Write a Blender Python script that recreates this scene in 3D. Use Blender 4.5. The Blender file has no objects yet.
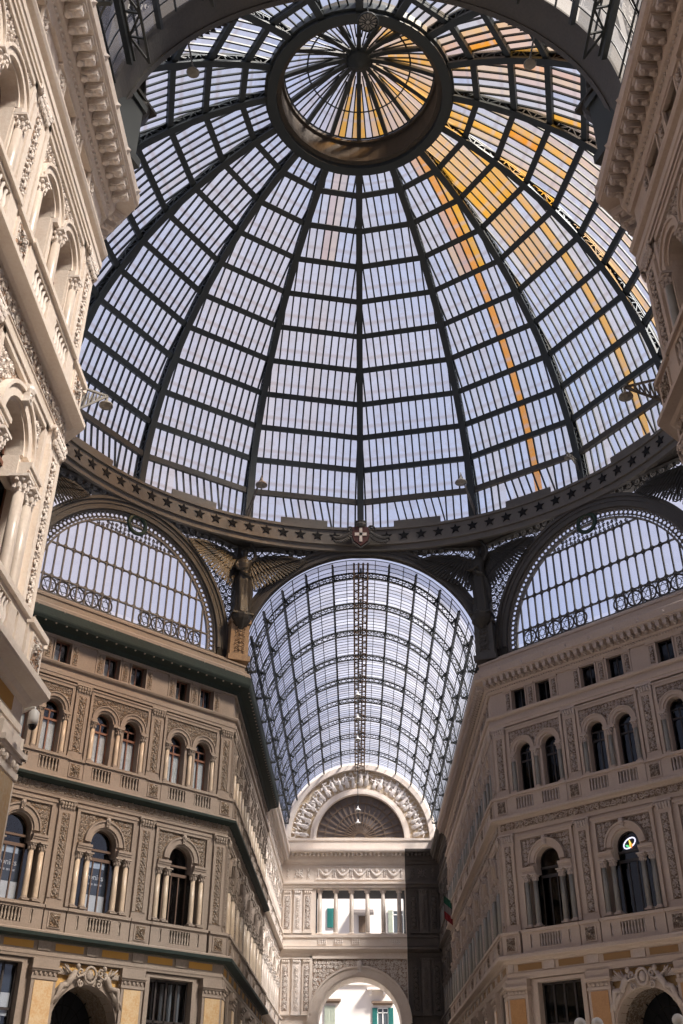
import bpy, math, random
from mathutils import Vector, Matrix
from mathutils.geometry import tessellate_polygon
PI=math.pi; sin=math.sin; cos=math.cos; R=math.radians
scene=bpy.context.scene; COL=scene.collection
random.seed(7)
# ------------------------------------------------------------------ materials
def new_mat(name):
    m=bpy.data.materials.new(name); m.use_nodes=True; nt=m.node_tree; nt.nodes.clear()
    out=nt.nodes.new('ShaderNodeOutputMaterial'); return m,nt,out
def stone(name,base,dirt,scale=1.2,bump=.25,rough=.85,fine=14,amt=.55,metal=0):
    m,nt,out=new_mat(name); N=nt.nodes; L=nt.links
    b=N.new('ShaderNodeBsdfPrincipled'); b.inputs['Roughness'].default_value=rough; b.inputs['Metallic'].default_value=metal
    tc=N.new('ShaderNodeTexCoord')
    n1=N.new('ShaderNodeTexNoise'); n1.inputs['Scale'].default_value=scale; n1.inputs['Detail'].default_value=6; n1.inputs['Roughness'].default_value=.65
    n2=N.new('ShaderNodeTexNoise'); n2.inputs['Scale'].default_value=fine; n2.inputs['Detail'].default_value=4
    L.new(tc.outputs['Object'],n1.inputs['Vector']); L.new(tc.outputs['Object'],n2.inputs['Vector'])
    mu=N.new('ShaderNodeMath'); mu.operation='MULTIPLY'; L.new(n1.outputs['Fac'],mu.inputs[0]); L.new(n2.outputs['Fac'],mu.inputs[1])
    mr=N.new('ShaderNodeMapRange'); mr.inputs['From Min'].default_value=.16; mr.inputs['From Max'].default_value=.36
    mr.inputs['To Min'].default_value=0; mr.inputs['To Max'].default_value=amt; L.new(mu.outputs[0],mr.inputs['Value'])
    mx=N.new('ShaderNodeMix'); mx.data_type='RGBA'; L.new(mr.outputs[0],mx.inputs[0])
    mx.inputs[6].default_value=(*base,1); mx.inputs[7].default_value=(*dirt,1)
    L.new(mx.outputs[2],b.inputs['Base Color'])
    bp=N.new('ShaderNodeBump'); bp.inputs['Strength'].default_value=bump; bp.inputs['Distance'].default_value=.05
    L.new(n2.outputs['Fac'],bp.inputs['Height']); L.new(bp.outputs[0],b.inputs['Normal']); L.new(b.outputs[0],out.inputs[0])
    return m
def carved(name,hi,lo,scale=9,bump=1.0):
    """shallow carved ornament: pale relief on a tinted ground"""
    m,nt,out=new_mat(name); N=nt.nodes; L=nt.links
    b=N.new('ShaderNodeBsdfPrincipled'); b.inputs['Roughness'].default_value=.85
    tc=N.new('ShaderNodeTexCoord')
    v=N.new('ShaderNodeTexVoronoi'); v.inputs['Scale'].default_value=scale; v.feature='SMOOTH_F1'
    n=N.new('ShaderNodeTexNoise'); n.inputs['Scale'].default_value=scale*.9; n.inputs['Detail'].default_value=3; n.inputs['Distortion'].default_value=1.5
    L.new(tc.outputs['Object'],n.inputs['Vector']); L.new(tc.outputs['Object'],v.inputs['Vector'])
    mr=N.new('ShaderNodeMapRange'); mr.inputs['From Min'].default_value=.42; mr.inputs['From Max'].default_value=.56; L.new(n.outputs['Fac'],mr.inputs['Value'])
    mx=N.new('ShaderNodeMix'); mx.data_type='RGBA'; L.new(mr.outputs[0],mx.inputs[0])
    mx.inputs[6].default_value=(*lo,1); mx.inputs[7].default_value=(*hi,1); L.new(mx.outputs[2],b.inputs['Base Color'])
    ad=N.new('ShaderNodeMath'); ad.operation='ADD'; L.new(mr.outputs[0],ad.inputs[0]); L.new(v.outputs['Distance'],ad.inputs[1])
    bp=N.new('ShaderNodeBump'); bp.inputs['Strength'].default_value=bump; bp.inputs['Distance'].default_value=.08
    L.new(ad.outputs[0],bp.inputs['Height']); L.new(bp.outputs[0],b.inputs['Normal']); L.new(b.outputs[0],out.inputs[0])
    return m
def flat(name,c,rough=.6,metal=0,emit=0):
    m,nt,out=new_mat(name); b=nt.nodes.new('ShaderNodeBsdfPrincipled'); b.inputs['Base Color'].default_value=(*c,1)
    b.inputs['Roughness'].default_value=rough; b.inputs['Metallic'].default_value=metal
    if emit: b.inputs['Emission Color'].default_value=(*c,1); b.inputs['Emission Strength'].default_value=emit
    nt.links.new(b.outputs[0],out.inputs[0]); return m
def roof_glass(name,lap=.5):
    """old roof glass: clear to milky by pane (attribute 'stain': rgb tint, a = milkiness)"""
    m,nt,out=new_mat(name); N=nt.nodes; L=nt.links
    at=N.new('ShaderNodeAttribute'); at.attribute_name='pane_tint'
    tc=N.new('ShaderNodeTexCoord')
    n=N.new('ShaderNodeTexNoise'); n.inputs['Scale'].default_value=1.7; n.inputs['Detail'].default_value=5; L.new(tc.outputs['Object'],n.inputs['Vector'])
    # dirty lap joint along each pane (uv.y)
    sx=N.new('ShaderNodeSeparateXYZ'); L.new(tc.outputs['UV'],sx.inputs[0])
    s1=N.new('ShaderNodeMath'); s1.operation='SUBTRACT'; s1.inputs[1].default_value=.36; L.new(sx.outputs['Y'],s1.inputs[0])
    s2=N.new('ShaderNodeMath'); s2.operation='ABSOLUTE'; L.new(s1.outputs[0],s2.inputs[0])
    s3=N.new('ShaderNodeMapRange'); s3.inputs['From Min'].default_value=.02; s3.inputs['From Max'].default_value=.09
    s3.inputs['To Min'].default_value=lap; s3.inputs['To Max'].default_value=0; L.new(s2.outputs[0],s3.inputs['Value'])
    nm=N.new('ShaderNodeMapRange'); nm.inputs['From Min'].default_value=.45; nm.inputs['From Max'].default_value=.75; nm.inputs['To Max'].default_value=.35
    L.new(n.outputs['Fac'],nm.inputs['Value'])
    mxx=N.new('ShaderNodeMath'); mxx.operation='MAXIMUM'; L.new(s3.outputs[0],mxx.inputs[0]); L.new(nm.outputs[0],mxx.inputs[1])
    mx=N.new('ShaderNodeMix'); mx.data_type='RGBA'; L.new(mxx.outputs[0],mx.inputs[0]); L.new(at.outputs['Color'],mx.inputs[6]); mx.inputs[7].default_value=(.70,.58,.50,1)
    tr=N.new('ShaderNodeBsdfTransparent'); L.new(mx.outputs[2],tr.inputs[0])
    tl=N.new('ShaderNodeBsdfTranslucent'); L.new(mx.outputs[2],tl.inputs[0])
    gl=N.new('ShaderNodeBsdfGlossy'); gl.inputs['Roughness'].default_value=.15
    ms=N.new('ShaderNodeMixShader'); L.new(at.outputs['Alpha'],ms.inputs[0]); L.new(tr.outputs[0],ms.inputs[1]); L.new(tl.outputs[0],ms.inputs[2])
    m2=N.new('ShaderNodeMixShader'); m2.inputs[0].default_value=.03; L.new(ms.outputs[0],m2.inputs[1]); L.new(gl.outputs[0],m2.inputs[2])
    L.new(m2.outputs[0],out.inputs[0]); return m
def clear_glass(name,tint=(.95,.97,1),gloss=.05):
    m,nt,out=new_mat(name); N=nt.nodes; L=nt.links
    tr=N.new('ShaderNodeBsdfTransparent'); tr.inputs[0].default_value=(*tint,1)
    gl=N.new('ShaderNodeBsdfGlossy'); gl.inputs['Roughness'].default_value=.05
    ms=N.new('ShaderNodeMixShader'); ms.inputs[0].default_value=gloss; L.new(tr.outputs[0],ms.inputs[1]); L.new(gl.outputs[0],ms.inputs[2]); L.new(ms.outputs[0],out.inputs[0]); return m

IRON=flat('dark_green_iron',(.030,.036,.036),.5)
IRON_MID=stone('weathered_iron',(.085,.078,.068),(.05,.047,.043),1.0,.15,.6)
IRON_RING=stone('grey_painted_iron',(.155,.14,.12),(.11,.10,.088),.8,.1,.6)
RUST=stone('brown_iron',(.22,.15,.10),(.11,.08,.06),2,.2,.7)
BRONZE=stone('dark_bronze',(.036,.031,.023),(.018,.018,.016),3,.3,.5,metal=.1)
BLACK=flat('black_paint',(.004,.004,.005),.9)
DOMEGLASS=roof_glass('dome_glass'); VAULTGLASS=roof_glass('vault_glass',.3)
CLEAR=clear_glass('clear_pane'); DARKGLASS=clear_glass('dark_window_pane',(.30,.34,.40),.03); CURTGLASS=clear_glass('curtained_pane',(.82,.85,.88),.05)
NET=stone('dark_green_netting',(.008,.020,.016),(.005,.009,.008),3,.3,.8)
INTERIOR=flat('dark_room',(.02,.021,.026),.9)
CURTAIN=stone('white_curtain',(.85,.84,.80),(.6,.58,.55),2,.2,.9)
WOOD_RED=flat('red_brown_wood',(.17,.075,.045),.5); WOOD_DARK=flat('dark_wood',(.03,.024,.022),.5); BROWNWOOD=flat('brown_wood',(.11,.07,.05),.5)
WHITE=flat('white_enamel',(.8,.79,.76),.4); GREY=flat('grey_metal',(.2,.2,.2),.5)
POSTER_DARK=flat('navy_poster',(.03,.04,.06),.6); POSTER_WHITE=flat('white_poster',(.75,.74,.74),.6); POSTER_BLUE=flat('pale_blue_poster',(.55,.62,.72),.6); POSTER_INK=flat('poster_lettering',(.5,.5,.52),.6)
YELLOW=stone('ochre_marble',(.52,.40,.25),(.46,.28,.12),2.5,.05,.4,amt=.9); YELLOW_DULL=stone('amber_marble',(.46,.25,.10),(.32,.15,.06),2.5,.05,.4); OCHRE_DULL=flat('dull_ochre',(.26,.15,.06),.7); YELLOWBAND=flat('ochre_paint',(.50,.27,.055),.7)
GOLD=stone('gilded_ground',(.55,.33,.10),(.35,.22,.10),2,.1,.6)
GREEN_SH=flat('teal_shutter',(.02,.17,.15),.6); SHUT_GREY=flat('grey_green_shutter',(.42,.45,.36),.7); HOUSE=stone('cream_render',(.74,.68,.62),(.66,.58,.52),.5,.05,.9,amt=.3)
def mset(key,st,dt,ch,cl,rh,frame,curt,col,glassgloss=.1):
    return dict(key=key,stone=stone(key+'_stone',st,dt,.9,.15),carve=carved(key+'_carving',ch,cl),relief=stone(key+'_relief',rh,dt,3,.2),
      frame=frame,curtain=curt,col=stone(key+'_marble_shaft',col,tuple(x*.8 for x in col),1.3,.03,.35))
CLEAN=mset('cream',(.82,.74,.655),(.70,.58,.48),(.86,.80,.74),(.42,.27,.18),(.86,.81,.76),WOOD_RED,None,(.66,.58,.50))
BROWN=mset('brown',(.262,.212,.172),(.18,.145,.115),(.30,.245,.19),(.19,.125,.075),(.31,.26,.215),WOOD_RED,True,(.48,.39,.29))
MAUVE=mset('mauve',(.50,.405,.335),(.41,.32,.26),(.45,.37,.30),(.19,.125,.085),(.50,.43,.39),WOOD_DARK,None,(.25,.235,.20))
CHARCOAL=mset('charcoal',(.10,.085,.075),(.055,.05,.046),(.13,.11,.095),(.05,.045,.04),(.15,.13,.115),WOOD_DARK,None,(.12,.11,.10))  # much darker stone set for the far right end
# ------------------------------------------------------------------ mesh builder
class MB:
    def __init__(s): s.v=[]; s.f=[]; s.uv=[]; s.col=[]
    def add(s,v,f,M=None):
        o=len(s.v)
        s.v+= [tuple(M@Vector(p)) for p in v] if M else list(v)
        s.f+= [tuple(i+o for i in q) for q in f]
    def merge(s,mb,M=None): s.add(mb.v,mb.f,M)
    def box(s,x0,x1,y0,y1,z0,z1,M=None):
        v=[(x0,y0,z0),(x1,y0,z0),(x1,y1,z0),(x0,y1,z0),(x0,y0,z1),(x1,y0,z1),(x1,y1,z1),(x0,y1,z1)]
        s.add(v,[(0,3,2,1),(4,5,6,7),(0,1,5,4),(1,2,6,5),(2,3,7,6),(3,0,4,7)],M)
    def bar(s,a,b,w,d,up=(0,0,1)):
        """rectangular bar from a to b; w across, d along 'up'"""
        a=Vector(a); b=Vector(b); t=b-a; L=t.length
        if L<1e-6: return
        t/=L; u=Vector(up); u=u-t*u.dot(t)
        if u.length<1e-4: u=Vector((1,0,0))-t*t.x
        u.normalize(); w_=t.cross(u)
        v=[]
        for p in (a,b):
            for i,j in ((-1,-1),(1,-1),(1,1),(-1,1)): v.append(tuple(p+w_*(i*w/2)+u*(j*d/2)))
        s.add(v,[(0,3,2,1),(4,5,6,7),(0,1,5,4),(1,2,6,5),(2,3,7,6),(3,0,4,7)])
    def tube(s,pts,r,n=5,closed=False,cap=True):
        P=[Vector(p) for p in pts]; m=len(P)
        if m<2: return
        rr=r if isinstance(r,(list,tuple)) else [r]*m
        o=len(s.v); u=None
        for i in range(m):
            if closed: t=P[(i+1)%m]-P[i-1]
            else: t=P[min(i+1,m-1)]-P[max(i-1,0)]
            if t.length<1e-9: t=Vector((0,0,1))
            t.normalize()
            if u is None:
                u=Vector((0,0,1)) if abs(t.z)<.9 else Vector((1,0,0))
            u=u-t*u.dot(t)
            if u.length<1e-6: u=Vector((0,1,0))-t*t.y
            u.normalize(); w=t.cross(u)
            for k in range(n):
                a=2*PI*k/n; s.v.append(tuple(P[i]+(u*cos(a)+w*sin(a))*rr[i]))
        for i in range(m if closed else m-1):
            j=(i+1)%m
            for k in range(n): s.f.append((o+i*n+k,o+i*n+(k+1)%n,o+j*n+(k+1)%n,o+j*n+k))
        if cap and not closed: s.f.append(tuple(o+k for k in range(n-1,-1,-1))); s.f.append(tuple(o+(m-1)*n+k for k in range(n)))
    def lathe(s,prof,n=12,c=(0,0,0),sx=1,sy=1):
        o=len(s.v)
        for r,z in prof:
            for k in range(n): a=2*PI*k/n; s.v.append((c[0]+r*cos(a)*sx,c[1]+r*sin(a)*sy,c[2]+z))
        for i in range(len(prof)-1):
            for k in range(n): s.f.append((o+i*n+k,o+i*n+(k+1)%n,o+(i+1)*n+(k+1)%n,o+(i+1)*n+k))
        s.f.append(tuple(o+k for k in range(n-1,-1,-1))); s.f.append(tuple(o+(len(prof)-1)*n+k for k in range(n)))
    def ell(s,c,rx,ry,rz,n=6,m=4,rot=0):
        M=Matrix.Translation(c)@Matrix.Rotation(rot,4,'Y')@Matrix.Diagonal((rx,ry,rz,1))
        v=[(0,0,-1)]; 
        for i in range(1,m):
            a=-PI/2+PI*i/m
            for k in range(n): v.append((cos(a)*cos(2*PI*k/n),cos(a)*sin(2*PI*k/n),sin(a)))
        v.append((0,0,1)); f=[]
        for k in range(n): f.append((0,1+(k+1)%n,1+k))
        for i in range(m-2):
            for k in range(n): f.append((1+i*n+k,1+i*n+(k+1)%n,1+(i+1)*n+(k+1)%n,1+(i+1)*n+k))
        t=len(v)-1
        for k in range(n): f.append((t-n+k,t-n+(k+1)%n,t))
        s.add(v,f,M)
    def plate(s,outer,holes,y0,y1):
        """wall slab in the xz plane with shaped holes, front y0, back y1"""
        loops=[outer]+holes
        tri=tessellate_polygon([[Vector((x,z,0)) for x,z in l] for l in loops])
        pts=[p for l in loops for p in l]; n=len(pts); o=len(s.v)
        s.v+=[(x,y0,z) for x,z in pts]+[(x,y1,z) for x,z in pts]
        for t in tri:
            a,b,c=[pts[i] for i in t]
            if (b[0]-a[0])*(c[1]-a[1])-(b[1]-a[1])*(c[0]-a[0])<0: t=(t[0],t[2],t[1])
            s.f.append(tuple(o+i for i in t)); s.f.append(tuple(o+n+i for i in reversed(t)))
        q=0
        for l in loops:
            for i in range(len(l)):
                j=(i+1)%len(l); s.f.append((o+q+i,o+q+j,o+n+q+j,o+n+q+i))
            q+=len(l)
    def sweep(s,prof,s0,s1,m0=0,m1=0):
        """moulding along the wall: prof = (projection, height) points; m = mitre slope at each end"""
        o=len(s.v); n=len(prof)
        s.v+=[(s0-m0*p,-p,z) for p,z in prof]+[(s1+m1*p,-p,z) for p,z in prof]
        for i in range(n):
            j=(i+1)%n; s.f.append((o+i,o+n+i,o+n+j,o+j))
        s.f.append(tuple(o+i for i in range(n))); s.f.append(tuple(o+n+i for i in reversed(range(n))))
    def arch(s,cx,cz,r0,r1,y0,y1,a0=0,a1=PI,n=24):
        o=len(s.v)
        for i in range(n+1):
            a=a0+(a1-a0)*i/n; c,t=cos(a),sin(a)
            s.v+=[(cx+r0*c,y0,cz+r0*t),(cx+r1*c,y0,cz+r1*t),(cx+r1*c,y1,cz+r1*t),(cx+r0*c,y1,cz+r0*t)]
        for i in range(n):
            for k in range(4): s.f.append((o+i*4+k,o+i*4+(k+1)%4,o+i*4+4+(k+1)%4,o+i*4+4+k))
        s.f.append((o,o+3,o+2,o+1)); s.f.append((o+n*4,o+n*4+1,o+n*4+2,o+n*4+3))
    def mesh(s,name,smooth=False):
        me=bpy.data.meshes.new(name); me.from_pydata(s.v,[],s.f); me.validate(); me.update()
        if smooth: me.shade_smooth() if hasattr(me,'shade_smooth') else me.polygons.foreach_set('use_smooth',[True]*len(me.polygons))
        return me
class Nd:
    """one object of a prototype tree"""
    def __init__(s,name,mb=None,mat=None,kids=None,M=None,smooth=False,label=None,kind=None):
        s.name=name; s.me=None; s.kids=kids or []; s.M=M or Matrix(); s.label=label; s.kind=kind
        if mb is not None:
            s.me=mb.mesh(name,smooth) if isinstance(mb,MB) else mb
            if mat: s.me.materials.append(mat)
def T(x,y,z): return Matrix.Translation((x,y,z))
def inst(nd,parent=None,M=None):
    o=bpy.data.objects.new(nd.name,nd.me); COL.objects.link(o)
    if parent: o.parent=parent
    o.matrix_local=(M if M is not None else Matrix())@nd.M
    if nd.label: o['label']=nd.label
    if nd.kind: o['kind']=nd.kind
    for k in nd.kids: inst(k,o)
    return o
def tag(o,label=None,cat=None,group=None,kind=None):
    if label: o['label']=label
    if cat: o['category']=cat
    if group: o['group']=group
    if kind: o['kind']=kind
    return o
def empty(name,M=None):
    o=bpy.data.objects.new(name,None); COL.objects.link(o); o.empty_display_size=.3
    if M is not None: o.matrix_world=M
    return o
def ob(name,mb,mat,parent=None,M=None,smooth=False): return inst(Nd(name,mb,mat,smooth=smooth),parent,M)
# ------------------------------------------------------------------ ornament
def spiral(mb,cx,cz,r,y,th=.03,turns=1.4,a0=0,sgn=1,n=9,sides=4):
    pts=[]
    for i in range(n+1):
        t=i/n; rr=r*(1-.85*t); a=a0+sgn*turns*2*PI*t
        pts.append((cx+rr*cos(a),y,cz+rr*sin(a)))
    mb.tube(pts,th,sides)
def relief_fill(mask,x0,x1,z0,z1,sp,y=-.02,th=.035,seed=1,blobs=True):
    rng=random.Random(seed); mb=MB(); nx=max(1,round((x1-x0)/sp)); nz=max(1,round((z1-z0)/sp))
    for i in range(nx):
        for j in range(nz):
            cx=x0+(i+.5)*(x1-x0)/nx; cz=z0+(j+.5)*(z1-z0)/nz
            if not mask(cx,cz): continue
            k=1 if (cx<(x0+x1)/2) else -1
            if rng.random()<.7: spiral(mb,cx,cz,sp*.46,y,th,1.3,rng.random()*6,k)
            else:
                for q in range(4):
                    a=q*PI/2+.4; mb.ell((cx+sp*.22*cos(a),y,cz+sp*.22*sin(a)),sp*.2,.035,sp*.09,5,3,-a)
            if blobs: mb.ell((cx+rng.uniform(-.5,.5)*sp,y,cz+rng.uniform(-.5,.5)*sp),sp*.16,.05,sp*.12,5,3,rng.random()*3)
    return mb
def vine(w,h,y=-.02):
    """candelabrum ornament for an upright panel, x centred, from z=0 to h"""
    mb=MB(); n=max(1,round(h/.42)); st=h/n
    for i in range(n):
        z=(i+.5)*st; s=w*.25
        for sg in (-1,1):
            spiral(mb,sg*w*.22,z+.04,s*.85,y,.026,1.2,PI/2,sg,8)
            mb.ell((sg*w*.3,y,z-st*.32),w*.15,.035,.035,5,3,sg*.7)
            mb.ell((sg*w*.16,y,z+st*.42),w*.12,.035,.03,5,3,-sg*.8)
        mb.ell((0,y-.01,z-st*.1),w*.1,.05,st*.2,6,4); mb.ell((0,y-.01,z+st*.32),w*.15,.04,.05,6,3)
    return mb
def rosette(w,h,y=-.02):
    mb=MB()
    for k in range(8):
        a=k*PI/4; mb.ell((w*.25*cos(a),y,h*.25*sin(a)),w*.17,.04,h*.08,5,3,-a)
    mb.ell((0,y-.02,0),w*.12,.06,h*.12,6,4)
    for sx in (-1,1):
        for sz in (-1,1): mb.ell((sx*w*.36,y,sz*h*.36),w*.1,.03,h*.1,5,3)
    return mb
def rect(x0,x1,z0,z1): return [(x0,z0),(x1,z0),(x1,z1),(x0,z1)]
def archloop(cx,w,z0,zs,n=14):
    """opening with a round head: half width w, spring zs"""
    return [(cx-w,z0),(cx+w,z0)]+[(cx+w*cos(PI*i/n),zs+w*sin(PI*i/n)) for i in range(n+1)]
# ------------------------------------------------------------------ levels and prototypes
ZL3,ZL4,ZL5,ZP=9.15,15.70,23.66,24.95
def f2loop(cx):
    return [(cx-1.18,10.2),(cx+1.18,10.2),(cx+1.18,12.72),(cx+.68,12.72)]+[(cx+.68*cos(PI*i/12),13.22+.68*sin(PI*i/12)) for i in range(13)]+[(cx-.68,12.72),(cx-1.18,12.72)]
def column(mats,h,r,name='column'):
    sh=MB(); sh.lathe([(r*1.02,.10),(r,.2),(r*1.0,h*.4),(r*.86,h-.34)],12)
    ba=MB(); ba.box(-r*1.45,r*1.45,-r*1.45,r*1.45,0,.07); ba.lathe([(r*1.35,.07),(r*1.4,.10),(r*1.15,.14),(r*1.02,.16)],12)
    ca=MB(); ca.lathe([(r*.95,h-.36),(r*.9,h-.32),(r*1.15,h-.15),(r*1.5,h-.06)],8); ca.box(-r*1.6,r*1.6,-r*1.6,r*1.6,h-.06,h)
    for k in range(8):
        a=k*PI/4+.2
        ca.ell((r*1.15*cos(a),r*1.15*sin(a),h-.25),.04,.04,.09,5,3); ca.ell((r*1.4*cos(a+.4),r*1.4*sin(a+.4),h-.12),.045,.045,.05,5,3)
    return Nd(name,sh,mats['col'],[Nd('base',ba,mats['stone']),Nd('capital',ca,mats['relief'])],smooth=True)
def place(nd,x,y,z):
    n=Nd(nd.name); n.me=nd.me; n.kids=nd.kids; n.M=T(x,y,z); n.label=nd.label; n.kind=nd.kind; return n
def baluster(h):
    mb=MB(); mb.lathe([(.055,0),(.055,.05),(.03,.08),(.06,h*.35),(.055,h*.45),(.028,h*.75),(.05,h-.06),(.05,h)],7); return mb
def keystone(mats,x,z,h=.35,w=.2):
    mb=MB(); mb.box(-w*.35,w*.35,-.26,-.02,-h/2,h/2); mb.ell((0,-.24,h*.2),w*.5,.09,h*.3,6,4); spiral(mb,0,-h*.25,w*.35,-.26,.03); return Nd('keystone',mb,mats['relief'],M=T(x,0,z))
def protos(mats,detail=True):
    P={}; st=mats['stone']; key=mats['key']; curt=mats['curtain']
    # --- third storey twin window, local x=0 at the bay centre
    k=[]
    a=MB()
    for cx in (-.80,.80):
        a.arch(cx,18.93,.46,.56,-.06,.3,n=18); a.arch(cx,18.93,.56,.74,-.14,.02,n=18); a.arch(cx,18.93,.72,.78,-.19,.02,n=18)
    for x0,x1 in ((-1.62,-1.27),(-.33,.33),(1.27,1.62)): a.box(x0,x1,-.16,.1,18.78,18.93)
    k.append(Nd('archivolt',a,st))
    col=column(mats,2.0,.11)
    for x in (-1.44,0,1.44): k.append(place(col,x,-.1,16.78))
    jb=MB()
    for x0,x1 in ((-1.34,-1.27),(-.33,-.2),(.2,.33),(1.27,1.34)): jb.box(x0,x1,-.05,.05,16.78,18.8)
    k.append(Nd('jamb',jb,st))
    fr=MB()
    for cx in (-.80,.80):
        for x in (-.44,0,.44): fr.box(cx+x-.035,cx+x+.035,.30,.37,16.75,18.95)
        fr.box(cx-.45,cx+.45,.28,.37,18.42,18.52); fr.box(cx-.45,cx+.45,.30,.37,18.88,18.95); fr.arch(cx,18.93,.40,.47,.30,.37,n=12)
        fr.box(cx-.45,cx+.45,.3,.37,16.75,16.88)
    k.append(Nd('window_frame',fr,mats['frame']))
    for cx in (-.80,.80):
        g=MB(); g.plate(archloop(cx,.46,16.76,18.93),[],.335,.345); k.append(Nd('glass_pane',g,CURTGLASS if curt else DARKGLASS))
        if curt:
            c=MB(); n=12; pts=[]
            for i in range(n+1): pts.append((cx-.42+.84*i/n,.385+.02*(i%2)))
            for i in range(n): c.add([(pts[i][0],pts[i][1],16.8),(pts[i+1][0],pts[i+1][1],16.8),(pts[i+1][0],pts[i+1][1],18.4),(pts[i][0],pts[i][1],18.4)],[(0,1,2,3)])
            k.append(Nd('curtain',c,CURTAIN))
    # carved ground above the arches, inside a moulded frame
    cp=MB(); cp.plate([(-1.62,18.95),(-1.60,20.05),(1.60,20.05),(1.62,18.95)][::-1],[[(cx+.79*cos(PI*i/14),18.96+.79*sin(PI*i/14)) for i in range(15)] for cx in (-.8001,.8001)],-.045,-.0) if False else None
    cp=MB(); out=[(-1.60,18.97)]+[(-.80+.79*cos(PI-PI*i/12),18.97+.79*sin(PI-PI*i/12)) for i in range(12)]+[(0,19.0)]+[(.80+.79*cos(PI-PI*i/12),18.97+.79*sin(PI-PI*i/12)) for i in range(1,13)]+[(1.60,20.1),(-1.60,20.1)]
    cp.plate(out,[],-.04,.0); 
    msk=lambda x,z: all(math.hypot(x-c,z-18.95)>.86 for c in (-.8,.8)) and abs(x)<1.52
    k.append(Nd('carved_panel',cp,mats['carve'],[Nd('scrollwork',relief_fill(msk,-1.6,1.6,19.0,20.08,.19,-.05,.03,5),mats['relief'])]))
    fm=MB(); fm.box(-1.74,-1.60,-.12,0,16.8,20.3); fm.box(1.60,1.74,-.12,0,16.8,20.3); fm.box(-1.74,1.74,-.12,0,20.1,20.3); fm.box(-1.80,1.80,-.16,0,20.26,20.34)
    k.append(Nd('moulded_frame',fm,st))
    # balustrade below
    bp=MB(); bp.plate(rect(-1.75,1.75,15.7,16.62),[rect(-1.32,-.28,15.92,16.5),rect(.28,1.32,15.92,16.5)],-.34,-.2); bp.sweep([(.18,16.62),(.42,16.62),(.42,16.74),(0,16.76),(0,16.6)],-1.75,1.75)
    ks=[]
    bl=baluster(.58).mesh('baluster',True); bl.materials.append(mats['relief'])
    for c in (-.8,.8):
        for i in range(6): ks.append((c-.43+i*.172,-.27,15.92))
    if detail:
        kk=[]
        for p in ks:
            q=Nd('baluster'); q.me=bl; q.M=T(*p); kk.append(q)
    else:
        m=MB(); 
        for p in ks: m.merge(baluster(.58),T(*p))
        kk=[Nd('balusters',m,mats['relief'])]
    bk=MB(); bk.box(-1.4,1.4,-.05,0,15.8,16.6)
    k.append(Nd('balustrade',bp,st,kk)); 
    P['f3']=Nd('window',kids=k)
    # --- second storey window with coupled columns
    k=[]
    a=MB(); a.arch(0,13.22,.68,.76,-.05,.3,n=20); a.arch(0,13.22,.76,1.02,-.12,.02,n=20); a.arch(0,13.22,1.0,1.08,-.18,.02,n=20)
    for sg in (-1,1):
        x0,x1=(sg*.70,sg*1.45) if sg>0 else (sg*1.45,sg*.70)
        a.box(x0,x1,-.2,.2,12.72,12.86); a.box(x0,x1,-.24,.2,12.86,12.95); a.box(x0,x1,-.28,.1,12.95,13.06)
    k.append(Nd('archivolt',a,st)); k.append(keystone(mats,0,14.2,.42,.26))
    col=column(mats,2.44,.125)
    for x in (-1.28,-.78,.78,1.28): k.append(place(col,x,-.1,10.28))
    fr=MB()
    for x in (-.66,-.22,.22,.66): fr.box(x-.03,x+.03,.32,.39,10.2,12.6)
    fr.box(-.68,.68,.30,.40,12.52,12.66); fr.box(-.68,.68,.30,.40,12.95,13.05); fr.arch(0,13.22,.62,.68,.32,.39,n=14)
    for sg in (-1,1): fr.box(sg*1.16-.03,sg*1.16+.03,.32,.39,10.2,12.7)
    fr.box(-1.18,1.18,.32,.39,10.2,10.32)
    k.append(Nd('window_frame',fr,BROWNWOOD if curt else mats['frame']))
    g=MB(); g.plate(f2loop(0),[],.35,.36); k.append(Nd('glass_pane',g,CURTGLASS if curt else DARKGLASS))
    pn=MB(); out=[(-1.42,13.1)]+[(-1.1,13.1)]+[(1.1*cos(PI-PI*i/16),13.22+1.1*sin(PI-PI*i/16)) for i in range(0,17)]+[(1.1,13.1),(1.42,13.1),(1.42,14.42),(-1.42,14.42)]
    pn.plate(out,[],-.035,0)
    msk=lambda x,z: math.hypot(x,z-13.22)>1.2 and abs(x)>.2
    k.append(Nd('carved_spandrel',pn,mats['carve'],[Nd('scrollwork',relief_fill(msk,-1.38,1.38,13.15,14.4,.2,-.045,.032,8),mats['relief'])]))
    fm=MB(); fm.box(-1.62,-1.46,-.12,0,10.3,14.62); fm.box(1.46,1.62,-.12,0,10.3,14.62); fm.box(-1.62,1.62,-.12,0,14.46,14.62); fm.box(-1.7,1.7,-.16,0,14.6,14.68)
    k.append(Nd('moulded_frame',fm,st))
    bp=MB(); bp.plate(rect(-1.62,1.62,9.15,10.05),[rect(-.62,.62,9.36,9.93),rect(-1.15,-1.02,9.36,9.93),rect(1.02,1.15,9.36,9.93)],-.42,-.28); bp.sweep([(.2,10.05),(.50,10.05),(.50,10.18),(0,10.2),(0,10.03)],-1.62,1.62)
    ks=[(-.55+i*.157,-.35,9.36) for i in range(8)]+[(-1.085,-.35,9.36),(1.085,-.35,9.36)]
    bl=baluster(.57).mesh('baluster',True); bl.materials.append(mats['relief'])
    if detail:
        kk=[]
        for p in ks: q=Nd('baluster'); q.me=bl; q.M=T(*p); kk.append(q)
    else:
        m=MB()
        for p in ks: m.merge(baluster(.57),T(*p))
        kk=[Nd('balusters',m,mats['relief'])]
    k.append(Nd('balustrade',bp,st,kk))
    P['f2']=Nd('window',kids=k)
    # --- attic pair
    k=[]
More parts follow.
